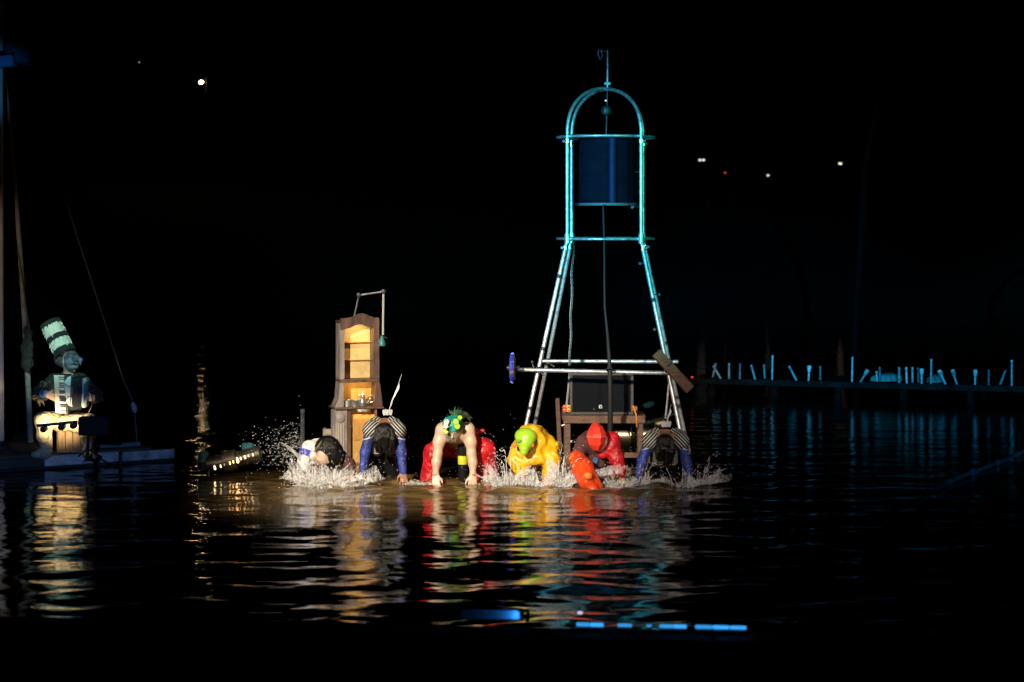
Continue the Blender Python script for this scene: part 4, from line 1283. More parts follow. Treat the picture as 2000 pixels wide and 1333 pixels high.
def striped_person(Y, cx, sh, el, wr, label, tone, hat, hair_low, dim=1.0):
    """bent double, arms straight down, striped puffed shoulders, blue sleeves, long dark hair hanging"""
    f = Fig(Y, cx, label)
    (lx, ly), (rx, ry) = sh
    b = Body(.04)
    chest = f.j(cx, ly + 4, .16)
    b.ell(chest, (.145, .24, .105), None, 0)
    b.ell(f.j(cx, ly + 8, .42), (.125, .20, .10), None, 0)
    b.ell(f.j(cx, ly + 4, .62), (.15, .13, .13), None, 0)
    b.chain([f.j(lx, ly, 0), f.j(rx, ry, 0)], [.06, .06], 0)
    for (s_, e_, w_) in ((sh[0], el[0], wr[0]), (sh[1], el[1], wr[1])):
        b.chain([f.j(*s_, 0), f.j(*e_, -.02), f.j(*w_, -.05)], [.052, .040, .028], 0, .03)
        sgn = -1 if s_ is sh[0] else 1
        b.hand(f.j(*w_, -.05) + V((0, 0, .01)), V((.12 * sgn, -.45, -.85)), V((-sgn, -.1, 0)), 1.05, .1, .22, 0)
    hc = f.j(cx, ly + 9, -.13)
    b.chain([f.j(cx, ly - 4, .02), hc + V((0, .05, .03))], [.058, .052], 0)
    b.ell(hc, (.078, .095, .105), None, 0)
    face(b, hc, (0, .35, -1), (0, -1, -.35), 0, .095)
    legs(b, f, f.j(cx - 14, ly + 14, .62), f.j(cx - 22, 905, .42), f.j(cx + 14, ly + 14, .62), f.j(cx + 22, 905, .42))
    b.build("body", tone, f.root, vox=.008)
    # blue sleeves
    for (s_, e_, w_) in ((sh[0], el[0], wr[0]), (sh[1], el[1], wr[1])):
        c = Body(.03)
        c.chain([f.j(s_[0] * .6 + e_[0] * .4, s_[1] * .6 + e_[1] * .4, -.01), f.j(*e_, -.02), f.j(*w_, -.05)], [.056, .050, .036], 0, .03)
        c.build("sleeve", blue_cloth, f.root, vox=.009, folds=.0028, fscale=60)
    # striped puffs over each shoulder
    for i, s_ in enumerate(sh):
        e_ = el[i]
        d = V((-.55 if i == 0 else .55, -.1, -1)).normalized()
        ax = V((-.72 if i == 0 else .72, .10, .68)).normalized()
        x_, u_, d_ = basis(ax)
        M = np.array(Matrix((x_, u_, d_)).transposed())
        p = Body(.03)
        p.ell(f.j(s_[0] + (1 if i == 0 else -1), s_[1] + 4, .0), (.112, .10, .092), M, 0, .03, axis=2)
        p.ell(f.j(s_[0] + (6 if i == 0 else -6), s_[1] - 6, .10), (.085, .10, .07), M, 0, .04, axis=2)
        po_ = p.build("puffed_shoulder", stripe_g, f.root, vox=.008, folds=.002, fscale=50)
        rc = f.j(s_[0] * .62 + e_[0] * .38, s_[1] * .62 + e_[1] * .38 + 1, -.01)
        MB().tube([rc + V((.066 * math.cos(a), .062 * math.sin(a), (.014 if i else -.014) * math.cos(a) * -1.6)) for a in [k * .524 for k in range(12)]], .006, 6, closed=True).build("cuff_piping", paper, po_, smooth=True)
    # striped bodice hanging either side, dark shorts
    g = Body(.03)
    g.chain([f.j(cx - 11, ly + 10, .02), f.j(cx - 13, ly + 44, .12)], [.075, .068], 0, .02)
    g.chain([f.j(cx + 11, ly + 10, .02), f.j(cx + 13, ly + 44, .12)], [.075, .068], 0, .02)
    g.build("bodice", stripe_w, f.root, vox=.008)
    t_ = Body(.04)
    t_.ell(f.j(cx, ly + 30, .45), (.16, .18, .17), None)
    for sg in (-1, 1):
        t_.chain([f.j(cx + sg * 13, ly + 40, .22), f.j(cx + sg * 18, 912, .36), f.j(cx + sg * 20, 950, .40)], [.085, .075, .06])
    t_.build("breeches", black_cloth, f.root, vox=.011, folds=.006, fscale=24)
    # hair: strands fanned from the crown, hanging down
    hb = Body(.02)
    r2 = random.Random(cx)
    hb.ell(hc + V((0, .0, .01)), (.090, .10, .095), None)
    for i in range(26):
        a = r2.uniform(-1, 1)
        top = hc + V((a * .075, -.05 + .05 * r2.random(), .03 + .03 * (1 - a * a)))
        tip = f.j(cx + a * 13 + r2.uniform(-3, 3), hair_low + r2.uniform(-14, 6), -.14 + r2.uniform(-.05, .05))
        hb.chain([top, top.lerp(tip, .45) + V((a * .022, -.035, .0)), tip], [.018, .020, .005], 0, .012)
    hb.build("hair", hair_dark, f.root, vox=.007, folds=.003, fscale=120)
    pleated_hat(f, *hat)
    return f


# second of the row: striped, lit
striped_person(21.95, 750, ((725, 836), (777, 836)), ((713, 884), (784, 884)), ((708, 929), (787, 924)),
               "person bent forward in stripes and blue sleeves with white quill hat, beside the dresser", tan_skin, (757, 806, 785, 731, .14), 884)
# last of the row: striped, in the dimmer light by the tower's leg
striped_person(22.05, 1299, ((1270, 858), (1330, 858)), ((1254, 900), (1341, 902)), ((1245, 944), (1349, 946)),
               "person bent forward in stripes and blue sleeves with quill hat, by the tower's leg", tan_skin, (1301, 829, 1311, 789, .14), 908)

# first of the row: white shirt, dark bob, face in the spray
f = Fig(21.9, 630, "person in white shirt with dark bobbed hair ducking into the tallest splash")
b = Body(.04)
b.ell(f.j(628, 884, .16), (.17, .24, .12), None)
b.ell(f.j(630, 886, .46), (.15, .2, .13), None)
b.chain([f.j(606, 876, 0), f.j(656, 884, 0)], [.065, .065])
b.chain([f.j(604, 876, 0), f.j(594, 908, -.03), f.j(597, 936, -.08)], [.055, .042, .03])
b.hand(f.j(597, 936, -.08), V((.1, -.4, -.9)), V((1, 0, 0)), 1.0, .2)
b.chain([f.j(658, 884, 0), f.j(682, 908, -.05), f.j(688, 930, -.10)], [.055, .042, .03])
b.hand(f.j(688, 930, -.1), V((.1, -.4, -.9)), V((-1, 0, 0)), 1.0, .2)
hc = f.j(632, 890, -.16)
b.chain([f.j(632, 876, 0), hc + V((0, .05, .02))], [.06, .055])
b.ell(hc, (.085, .095, .11), None)
face(b, hc, (-.72, -.45, -.55), (.1, -.5, .6), 0, .098)
legs(b, f, f.j(615, 892, .5), f.j(606, 925, .3), f.j(645, 892, .5), f.j(676, 908, .28))
b.build("body", skin, f.root, vox=.008)
g = Body(.04)
g.ell(f.j(626, 883, .15), (.185, .25, .135), None)
g.ell(f.j(630, 886, .42), (.165, .2, .14), None)
g.chain([f.j(605, 875, 0), f.j(594, 906, -.03), f.j(596, 930, -.075)], [.075, .06, .045])
g.chain([f.j(612, 868, -.02), f.j(618, 880, -.10), f.j(611, 892, -.12)], [.035, .04, .025])
g.build("shirt", white_cloth, f.root, vox=.009, folds=.008, fscale=44)
MB().tube([f.j(601, 880, -.01), f.j(597, 891, -.025)], [.084, .078], 16).build("arm_band", mat("bright_blue_cloth", (.06, .08, .55), .6), f.root, smooth=True)
g = Body(.04)
g.chain([f.j(657, 884, -.01), f.j(682, 907, -.05), f.j(687, 924, -.09)], [.07, .058, .042])
g.ell(f.j(640, 896, .3), (.17, .2, .13), None)
g.build("dark_sleeve", maroon_cloth, f.root, vox=.01, folds=.004, fscale=30)
g = Body(.03)
g.ell(f.j(640, 877, -.12), (.135, .13, .135), None)
g.ell(f.j(648, 888, -.11), (.10, .12, .13), None)
r2 = random.Random(3)
for i in range(22):
    a = r2.uniform(-.4, 2.6)
    p0 = f.j(640, 868, -.16)
    p1 = f.j(640 + 27 * math.cos(a) * .9, 880 + 10 * math.sin(a), -.16 + .06 * r2.random())
    p2 = f.j(640 + 29 * math.cos(a), 892 + 16 * math.sin(a) + r2.uniform(0, 5), -.14)
    g.chain([p0, p1, p2], [.02, .026, .006], 0, .015)
g.build("hair", hair_dark, f.root, vox=.007, folds=.004, fscale=110, cut=lambda G: 0.105 - np.linalg.norm(G - np.array(f.j(613, 908, -.26)), axis=-1) * 0 + (np.linalg.norm(G - np.array(f.j(613, 905, -.26)), axis=-1) - .168))
MB().tube([f.j(628, 862, -.27), f.j(620, 874, -.29), f.j(613, 883, -.28)], .006, 6).build("hair_ribbon", mat("olive_ribbon", (.25, .24, .10), .5), f.root, smooth=True)

# third: bare shoulders, red trousers, faceted green mask
f = Fig(21.9, 890, "bare shouldered person in red trousers and faceted green mask slapping the water")
b = Body(.045)
b.ell(f.j(889, 845, .16), (.165, .25, .125), None)
b.ell(f.j(890, 856, .42), (.15, .2, .115), None)
b.chain([f.j(867, 838, 0), f.j(913, 838, 0)], [.072, .072], 0, .05)
b.ell(f.j(878, 848, .02), (.06, .09, .07), None); b.ell(f.j(902, 848, .02), (.06, .09, .07), None)
for sg, (s_, e_, w_) in ((-1, ((863, 841), (855, 887), (851, 927))), (1, ((915, 841), (921, 887), (924, 927)))):
    b.chain([f.j(*s_, 0), f.j((s_[0] + e_[0]) / 2 + sg * 1.5, (s_[1] + e_[1]) / 2, -.01), f.j(*e_, -.02), f.j((e_[0] * .6 + w_[0] * .4) + sg, e_[1] * .6 + w_[1] * .4, -.035), f.j(*w_, -.06)], [.066, .060, .046, .046, .031], 0, .035)
    b.hand(f.j(*w_, -.06), V((.05 * -sg, -.35, -.9)), V((-sg, -.15, 0)), 1.2, .25, .15)
hc = f.j(884, 838, -.10)
b.chain([f.j(890, 832, .05), hc], [.07, .062])
b.ell(hc, (.082, .09, .11), None)
face(b, hc, (0, -.8, -.6), (0, -.6, .8), 0, .095)
legs(b, f, f.j(876, 872, .5), f.j(846, 888, .25), f.j(906, 872, .5), f.j(948, 884, .25))
b.build("body", pale_skin, f.root, vox=.008)
g = Body(.05)
g.ell(f.j(892, 866, .5), (.19, .16, .15), None)
g.chain([f.j(872, 868, .45), f.j(848, 884, .24), f.j(838, 935, .30), f.j(836, 985, .34)], [.10, .095, .085, .07])
g.chain([f.j(912, 866, .45), f.j(944, 880, .24), f.j(952, 935, .30), f.j(950, 990, .34)], [.11, .115, .105, .08])
g.chain([f.j(926, 846, .32), f.j(944, 842, .30)], [.03, .014], 0, .02)
g.build("trousers", red_cloth, f.root, vox=.010, folds=.007, fscale=40)
# faceted mask: flat card facets round an oval
mk = MB(); mc = f.j(884, 831, -.17); k = 21.73 / F
ringo = [(-5, -18), (10, -19), (19, -8), (20, 6), (12, 17), (2, 24), (-10, 22), (-19, 10), (-20, -6), (-14, -15)]
ringi = [(-2, -9), (6, -9), (10, 0), (6, 10), (-3, 12), (-9, 3)]
po = [mc + V((x * k, .03, -y * k)) for x, y in ringo]; pi_ = [mc + V((x * k, -.055, -y * k)) for x, y in ringi]
pb = [mc + V((x * k * .9, .10, -y * k * .9)) for x, y in ringo]
allv = po + pi_ + [mc + V((0, -.07, 0))] + pb
fs = []
n1, n2 = len(po), len(pi_)
i2 = 0
for i in range(n1):
    a0 = i * n2 / n1; b0 = (i + 1) * n2 / n1
    fs.append((i, (i + 1) % n1, n1 + int(b0) % n2)) if int(a0) == int(b0) else fs.extend([(i, (i + 1) % n1, n1 + int(b0) % n2), (i, n1 + int(b0) % n2, n1 + int(a0) % n2)])
    fs.append((i, n1 + int(a0) % n2, n1 + int(b0) % n2)) if False else None
fs = [x for x in fs if x]
fs += [(n1 + i, n1 + (i + 1) % n2, n1 + n2) for i in range(n2)]
fs += [(i, n1 + n2 + 1 + i, n1 + n2 + 1 + (i + 1) % n1, (i + 1) % n1) for i in range(n1)]
mk.add(allv, fs)
mk.m = [(i * 7 + i // 3) % 3 for i in range(len(fs))]
mko = mk.build("mask", [teal_card, teal_light, teal_deep], f.root)
for (x, y, r_) in ((890, 824, 6.2), (892.5, 833, 6.0), (898, 816, 4.5)):
    MB().lathe(f.j(x, y, -.27 + abs(x - 884) * .002), [(r_ * k, 0), (r_ * k, .012), (r_ * k * .9, .018)], 18, V((.25, -1, .1))).build("lime_disc", lime_card, mko, smooth='auto')
MB().prism([f.j(x, y, -.262) for x, y in ((868, 822), (875, 818), (878, 824), (874, 832), (877, 834), (871, 838), (865, 836))], (0, 0, 0), (0, -.012, 0)).build("paper_patch", paper, mko)
MB().prism([f.j(x, y, -.262) for x, y in ((865, 838), (871, 839), (876, 844), (872, 848), (867, 845))], (0, 0, 0), (0, -.014, 0)).build("yellow_patch", mat("yellow_card", (.75, .72, .08), .5), mko)
for (x0, y0, x1, y1, w) in ((884, 814, 876, 798, 3), (887, 813, 889, 793, 3), (886, 813, 893, 800, 3), (880, 814, 868, 808, 3.4), (890, 813, 902, 797, 3.5), (892, 814, 908, 803, 3), (883, 813, 882, 800, 2.6), (889, 812, 897, 794, 2.6)):
    a, c_ = f.j(x0, y0, -.12), f.j(x1, y1, -.10 + random.uniform(-.04, .04))
    s_ = V((w * k * (y1 - y0) / -16, 0, 0))
    mid = a.lerp(c_, .45) + V((0, -.012, 0))
    MB().add([a - s_ * .4, a + s_ * .4, mid + s_ * .6, c_, mid - s_ * .6, mid + V((0, -.01, 0)), mid + V((0, .012, 0))], [(0, 1, 5), (1, 2, 5), (2, 3, 5), (3, 4, 5), (4, 0, 5), (1, 0, 6), (2, 1, 6), (3, 2, 6), (4, 3, 6), (0, 4, 6)]).build("leaf_spike", leaf_green, mko)
hb = Body(.02)
r2 = random.Random(5)
for i in range(18):
    x = 896 + r2.uniform(-10, 14)
    hb.chain([f.j(890, 822, -.05), f.j(x, 806 + abs(x - 896) * .3, .02), f.j(x + r2.uniform(4, 14), 806 + abs(x - 890) * .6 + r2.uniform(-4, 8), .06)], [.03, .02, .005], 0, .015)
hb.build("hair", mat("olive_hair", (.05, .06, .035), .7, 0, .3, 40), f.root, vox=.009)
hb = Body(.02)
for i in range(14):
    x = 872 + i * 1.6
    hb.chain([f.j(x, 851, -.14), f.j(x + r2.uniform(-3, 3), 857 + r2.uniform(0, 9), -.17)], [.008, .002], 0, .004)
hb.build("beard_fringe", mat("grey_green_hair", (.12, .15, .13), .8), f.root, vox=.006)
sp_ = MB().lathe(f.j(904, 930, .12), [(.04, -.2), (.045, 0), (.048, .15), (.05, .2), (.06, .30), (.05, .33)], 16).build("hanging_pouch", black_cloth, f.root, smooth='auto')
MB().lathe(f.j(904, 907, .12), [(.0505, 0), (.052, .004), (.0535, .088), (.05, .092)], 16).build("lime_band", mat("acid_yellow", (.58, .62, .02), .5), sp_, smooth='auto')
for x in (849, 926):
    MB().tube([f.j(x, 927, -.06) + V((.036 * math.cos(a), .036 * math.sin(a), 0)) for a in [i * .628 for i in range(10)]], .004, 5, closed=True).build("wrist_cord", mat("red_cord", (.3, .03, .03), .7), f.root)

# fourth: yellow raincoat, lime animal mask
f = Fig(21.9, 1040, "person crouching in yellow raincoat and shiny lime animal mask")
b = Body(.045)
b.ell(f.j(1040, 872, .16), (.16, .24, .14), None)
b.ell(f.j(1042, 878, .45), (.15, .2, .14), None)
b.chain([f.j(1018, 868, 0), f.j(1066, 866, 0)], [.07, .07])
b.chain([f.j(1014, 872, 0), f.j(1012, 902, -.04), f.j(1022, 934, -.12)], [.055, .042, .03])
b.hand(f.j(1022, 934, -.12), V((.1, -.4, -.9)), V((1, 0, 0)), 1.0, .3)
b.chain([f.j(1068, 872, 0), f.j(1074, 902, -.03), f.j(1070, 932, -.1)], [.055, .042, .03])
b.hand(f.j(1070, 932, -.1), V((-.1, -.4, -.9)), V((-1, 0, 0)), 1.0, .3)
hc = f.j(1026, 862, -.14)
b.chain([f.j(1036, 858, .05), hc], [.065, .06]); b.ell(hc, (.085, .09, .11), None)
face(b, hc, (-.1, -.7, -.7), (0, -.7, .7), 0, .095)
legs(b, f, f.j(1028, 890, .5), f.j(1018, 915, .25), f.j(1056, 890, .5), f.j(1068, 915, .25))
b.build("body", skin, f.root, vox=.009)
g = Body(.05)
g.ell(f.j(1046, 872, .12), (.195, .25, .185), None)
g.ell(f.j(1040, 850, .02), (.14, .16, .105), None)
g.ell(f.j(1048, 888, .40), (.19, .22, .17), None)
g.chain([f.j(1012, 872, .0), f.j(1008, 898, -.03), f.j(1018, 924, -.09)], [.065, .072, .06])
g.chain([f.j(1070, 868, .0), f.j(1076, 900, -.01), f.j(1072, 926, -.05)], [.08, .085, .068])
g.chain([f.j(1026, 838, -.05), f.j(1046, 842, -.10), f.j(1056, 862, -.10), f.j(1050, 884, -.08)], [.035, .04, .035, .03])
g.chain([f.j(1030, 902, -.08), f.j(1052, 898, -.08)], [.05, .05])
g.build("raincoat", yellow_coat, f.root, vox=.009, folds=.009, fscale=34, seed=4)
rf = Body(.012)
for i in range(9):
    a = i * .7
    rf.ell(f.j(1084 + 3.5 * math.cos(a), 874 + 9 * math.sin(a), -.02 + .03 * math.sin(i * 2.1)), (.02, .018, .024), None)
rf.build("cuff_ruffle", yellow_coat, f.root, vox=.008, folds=.004, fscale=60)
g = Body(.03)
g.ell(f.j(1027, 852, -.16), (.118, .11, .088), None, 0, .05)
g.ell(f.j(1026, 866, -.19), (.088, .09, .075), None, 0, .05)
g.ell(f.j(1024, 876, -.25), (.052, .06, .055), None, 0, .03)
g.ell(f.j(1023, 885, -.27), (.034, .035, .025), None, 0, .02)
mo = g.build("animal_mask", lime_shell, f.root, vox=.007)
for (x, y) in ((1011, 860),):
    e = Body(.01); e.ell(f.j(x + 3, y + 2, -.272), (.034, .018, .016), None); e.build("brow_ridge", lime_dark, mo, vox=.006)
for (x, y) in ((1005, 870), (1040, 870)):
    e = Body(.01); e.ell(f.j(x, y, -.21), (.022, .03, .028), None); e.ell(f.j(x, y - 4, -.2), (.016, .02, .02), None); e.build("orange_ear", orange_plastic, mo, vox=.006)
MB().tube([f.j(1048, 855, -.12), f.j(1047, 866, -.19), f.j(1040, 876, -.22), f.j(1034, 884, -.24)], [.012, .012, .008, .006], 6).build("strap", black_plastic, mo)

# fifth: red faceted hood, maroon jumper, orange-red claw glove
f = Fig(21.9, 1168, "person in pointed red hood with big orange red claw glove in the water")
b = Body(.045)
b.ell(f.j(1166, 868, .16), (.165, .24, .13), None)
b.ell(f.j(1168, 876, .45), (.15, .2, .13), None)
b.chain([f.j(1142, 866, 0), f.j(1194, 864, 0)], [.07, .07])
b.chain([f.j(1140, 866, 0), f.j(1126, 894, -.12), f.j(1146, 922, -.36)], [.06, .045, .033])
b.hand(f.j(1146, 922, -.36), V((.5, -.6, -.6)), V((.5, .6, 0)), 1.0, .3)
b.chain([f.j(1196, 866, 0), f.j(1206, 900, -.03), f.j(1214, 934, -.06)], [.06, .045, .033])
b.hand(f.j(1214, 934, -.06), V((.1, -.4, -.9)), V((-1, 0, 0)), 1.0, .2)
hc = f.j(1165, 858, -.14)
b.chain([f.j(1167, 856, .05), hc], [.065, .06]); b.ell(hc, (.082, .09, .105), None)
face(b, hc, (0, -.6, -.8), (0, -.8, .6), 0, .095)
legs(b, f, f.j(1154, 885, .5), f.j(1146, 910, .25), f.j(1182, 885, .5), f.j(1190, 910, .25))
b.build("body", skin, f.root, vox=.009)
g = Body(.05)
g.ell(f.j(1160, 866, .16), (.17, .24, .14), None)
g.chain([f.j(1140, 864, 0), f.j(1127, 893, -.11)], [.078, .062])
g.ell(f.j(1168, 884, .42), (.17, .2, .15), None)
g.chain([f.j(1160, 890, .05), f.j(1172, 905, .05)], [.07, .06])
g.build("jumper", maroon_cloth, f.root, vox=.010, folds=.005, fscale=30)
g = Body(.04)
g.ell(f.j(1194, 862, .06), (.085, .13, .10), None)
g.chain([f.j(1196, 862, 0), f.j(1204, 896, -.02), f.j(1212, 926, -.05)], [.078, .072, .058])
g.chain([f.j(1186, 880, -.02), f.j(1176, 888, -.04)], [.06, .05])
g.build("red_sleeve", red_cloth, f.root, vox=.009, folds=.005, fscale=44)
MB().box(f.j(1163, 900, -.02), (.06, .04, .07), Matrix.Rotation(.3, 3, 'Y'), bevel=.01).build("blue_pouch", mat("petrol_cloth", (.02, .10, .20), .6), f.root)
hd = MB(); kx = f.Y / F
def ring_(y, w, dpt, n=8, yc=-.15, sk=0):
    return [f.j(1165 + sk, y, yc) + V((w * kx * math.cos(2 * math.pi * (i + .5) / n), dpt * math.sin(2 * math.pi * (i + .5) / n), 0)) for i in range(n)]
rs = [[f.j(1162, 822, -.14)] * 8, ring_(834, 13, .09), ring_(846, 20, .135), ring_(853, 20.5, .14), ring_(868, 16, .12), ring_(879, 8, .07), [f.j(1167, 882, -.16)] * 8]
hd.add([v for r_ in rs for v in r_], [(i * 8 + j, i * 8 + (j + 1) % 8, (i + 1) * 8 + (j + 1) % 8, (i + 1) * 8 + j) for i in range(6) for j in range(8)])
ho = hd.build("pointed_hood", coral, f.root)
MB().tube(ring_(852, 20.6, .142, 8), .004, 6, closed=True).build("hood_seam", mat("pale_red_seam", (.9, .25, .2), .4), ho)
g = Body(.03)
g.chain([f.j(1127, 897, -.14), f.j(1138, 915, -.28), f.j(1148, 940, -.42)], [.085, .112, .10])
g.chain([f.j(1142, 932, -.40), f.j(1158, 955, -.55), f.j(1166, 962, -.60)], [.065, .05, .02])
g.chain([f.j(1154, 930, -.36), f.j(1168, 950, -.48), f.j(1175, 963, -.52)], [.06, .045, .018], 0, .02)
g.build("claw_glove", coral_orange, f.root, vox=.009, folds=.003, fscale=20)
e = Body(.02); e.ell(f.j(1148, 930, -.56), (.046, .03, .04), None); e.build("claw_knob", orange_plastic, f.root, vox=.007)
MB().lathe(f.j(1124, 899, -.16), [(.058, 0), (.066, .012), (.064, .04), (.05, .05)], 16, V((-.3, .3, .9))).build("glove_cuff", mat("amber_cuff", (.75, .30, .06), .5), f.root, smooth='auto')

# ------------------------------------------------------------------ accordion player
f = Fig(23.25, 130, "seated person with tall striped hat and beaked mask playing a white accordion")
f.root.location = V((P(130, 0, 23.25).x, 23.25, ZD))
b = Body(.04)
b.ell(f.j(136, 828, .10), (.17, .14, .12), None)
b.ell(f.j(134, 795, .10), (.14, .10, .17), None)
b.ell(f.j(132, 760, .08), (.165, .11, .17), None)
b.chain([f.j(108, 744, .05), f.j(156, 742, .05)], [.065, .065])
b.chain([f.j(130, 742, .05), f.j(134, 722, .02)], [.055, .05])
hc = f.j(136, 706, 0)
b.ell(hc, (.082, .095, .115), None)
face(b, hc, (.75, -.65, -.05), (0, 0, 1), 0, .095)
b.chain([f.j(106, 746, .04), f.j(76, 772, .0), f.j(92, 770, -.22)], [.055, .045, .032])
b.hand(f.j(90, 770, -.22), V((.9, -.15, -.28)), V((.25, .0, .9)), 1.15, .25, .12)
b.chain([f.j(158, 745, .04), f.j(184, 775, -.02), f.j(180, 778, -.15)], [.055, .045, .032])
b.hand(f.j(183, 777, -.16), V((-.85, -.4, -.05)), V((0, .1, .9)), 1.05, .5, .1)
for (h, kn, an, toe) in (((122, 828, .05), (84, 822, -.22), (90, 878, -.16), (68, 889, -.22)), ((150, 828, .05), (176, 826, -.22), (172, 880, -.14), (182, 890, -.24))):
    b.chain([f.j(*h), f.j(*kn), f.j(*an)], [.085, .062, .045])
    b.chain([f.j(*an), f.j(*toe)], [.045, .034], 0, .02)
b.build("body", skin, f.root, vox=.009)
g = Body(.045)
g.ell(f.j(133, 775, .10), (.175, .13, .24), None)
g.ell(f.j(132, 752, .08), (.18, .125, .15), None)
g.chain([f.j(106, 745, .04), f.j(77, 770, .0), f.j(88, 771, -.16)], [.075, .072, .055])
g.chain([f.j(158, 744, .04), f.j(186, 774, -.01), f.j(186, 777, -.10)], [.075, .068, .055])
g.build("jacket", mat("dark_shaggy", (.022, .021, .018), .95, 0, .45, 30, .6, 80), f.root, vox=.011, folds=.008, fscale=45)
fu = MB(); r2 = random.Random(2)
for i in range(150):
    c_ = random.Random(i).choice([(76, 770, -.03), (80, 775, -.1), (186, 774, -.05), (190, 770, -.02), (88, 752, -.02)])
    p0 = f.j(c_[0] + r2.uniform(-8, 8), c_[1] + r2.uniform(-8, 10), c_[2] + r2.uniform(-.05, .03))
    p1 = p0 + V((r2.uniform(-.05, .05), r2.uniform(-.05, .02), r2.uniform(-.07, .01)))
    fu.tube([p0, p0.lerp(p1, .5) + V((0, 0, .008)), p1], [.006, .005, .001], 4)
fu.build("fringe", mat("tan_fringe", (.16, .12, .08), .8), f.root)["kind"] = "stuff"
MB().tube([f.j(83, 769, -.19), f.j(90, 770, -.24)], [.045, .042], 14).build("wrist_cuff", mat("blue_cuff", (.07, .22, .55), .6), f.root, smooth='auto')
g = Body(.05)
g.ell(f.j(136, 828, .08), (.19, .17, .12), None)
g.chain([f.j(118, 822, .02), f.j(86, 822, -.22), f.j(86, 850, -.20), f.j(90, 872, -.17)], [.105, .088, .066, .056])
g.chain([f.j(150, 826, .02), f.j(174, 826, -.20), f.j(172, 850, -.18), f.j(172, 866, -.15)], [.105, .088, .062, .052])
g.chain([f.j(130, 826, -.12), f.j(152, 826, -.14)], [.09, .09])
g.build("trousers", cream_cloth, f.root, vox=.010, folds=.008, fscale=34)
for (an, toe) in (((90, 876, -.16), (68, 889, -.22)), ((172, 878, -.14), (182, 890, -.24))):
    g = Body(.03)
    g.chain([f.j(*an), f.j(an[0], 886, an[2]), f.j(*toe)], [.062, .055, .040])
    g.build("boot", mat("pale_boot", (.40, .36, .26), .7, 0, .3, 20), f.root, vox=.009, folds=.003, fscale=50)
# beaked mask
mk_m = mat("blue_grey_mask", (.12, .16, .21), .5, 0, .5, 14)
g = Body(.02)
g.ell(f.j(140, 706, -.04), (.09, .085, .12), None)
g.cap(f.j(148, 700, -.10), f.j(157, 703, -.15), .035, .024)
g.cap(f.j(157, 703, -.15), f.j(157, 713, -.17), .022, .007)
g.cap(f.j(134, 693, -.11), f.j(151, 697, -.11), .016, .012)
g.cap(f.j(138, 719, -.10), f.j(150, 717, -.10), .02, .018)
mko = g.build("beaked_mask", mk_m, f.root, vox=.007)
MB().ico(f.j(141, 701, -.125), (.016, .008, .007)).build("eye_hole", black_plastic, mko)
MB().tube([f.j(140, 712, -.13), f.j(147, 711, -.135), f.j(152, 712, -.13)], .006, 6).build("mouth_slit", black_plastic, mko)
g = Body(.02)
for i in range(16):
    a = i * .5
    g.ell(f.j(121 + 9 * math.cos(a), 695 + 12 * math.sin(a) + i * .3, .03 - .05 * math.sin(a * 1.7)), (.04, .04, .042), None)
g.build("curly_hair", mat("grey_curls", (.08, .08, .08), .8, 0, .4, 40), f.root, vox=.009, folds=.006, fscale=70)
# tall shaggy striped hat leaning back
hb0, hb1 = f.j(127, 690, .0), f.j(97, 630, .08)
ax = (hb1 - hb0); Lh = ax.length; axn = ax.normalized()
bands = [(0, .17, 1), (.17, .42, 0), (.42, .57, 1), (.57, .88, 0), (.88, 1.0, 1)]
white_fur = mat("white_fur", (.70, .74, .62), .9, 0, .12, 20); black_fur = mat("black_fur", (.02, .022, .022), .9, 0, .3, 20)
hat = None
for (a0, a1, k_) in bands:
    mm = MB().lathe(hb0 + ax * a0, [(.001, 0), (.106 + .01 * a0, 0), (.110 + .012 * a1, Lh * (a1 - a0) * .5), (.106 + .012 * a1, Lh * (a1 - a0)), (.001, Lh * (a1 - a0) + .001)], 26, axn)
    x_, u_, d_ = basis(axn)
    for i in range(120):
        a = r2.uniform(0, 6.28); h = r2.uniform(a0, a1) * Lh
        q = hb0 + axn * h + (x_ * math.cos(a) + u_ * math.sin(a)) * .112
        e = q + (x_ * math.cos(a) + u_ * math.sin(a)) * r2.uniform(.004, .018) - axn * r2.uniform(.01, .035)
        mm.tube([q, q.lerp(e, .5), e], [.007, .006, .001], 4)
    o = mm.build("hat_band", black_fur if k_ else white_fur, f.root, smooth='auto')

# accordion
ac = thing("accordion", f.j(140, 808, -.22), "white piano accordion with dark bellows held by the seated person", "accordion")
k = 23.0 / F
ay = -.26
AR = Matrix.Rotation(R(2.5), 3, 'Y')
ivory = mat("ivory_keys", (.78, .72, .58), .35, 0, .05, 20)
kb = MB().box(f.j(124, 770, ay + .09), (27 * k, .12, 78 * k), AR, bevel=.008).build("keyboard_bed", black_plastic, ac)
for i in range(19):
    y = 735 + i * 3.9
    x = 115.5 + (y - 735) * .045
    MB().box(f.j(x, y, ay), (20 * k, .02, 3.55 * k), AR, bevel=.0015).build("white_key", ivory, kb)
    if i % 7 not in (2, 6) and i < 18:
        MB().box(f.j(x + 4.6, y + 1.95, ay - .014), (11 * k, .018, 1.9 * k), AR, bevel=.001).build("black_key", black_plastic, kb)
gx = [(133, 737), (137.5, 734.5), (138.5, 735), (138, 752), (138.5, 770), (140, 784), (142, 794), (141, 795.5), (135, 793), (129.5, 787), (128, 778), (127, 765), (126, 752), (126.5, 745)]
gr = MB().prism([f.j(x, y, ay - .03) for x, y in gx], (0, 0, 0), (0, .10, 0)).build("grille_cover", mat("pearl_white", (.62, .70, .70), .3, 0, .08, 10, coat=.4), ac)
for pts in (((126.5, 750), (131, 754.5), (137.5, 755)), ((140, 774.5), (134, 775.5), (129, 779.5), (128, 785))):
    MB().tube([f.j(x, y, ay - .033) for x, y in pts], .005, 6).build("chrome_line", dark_metal, gr)
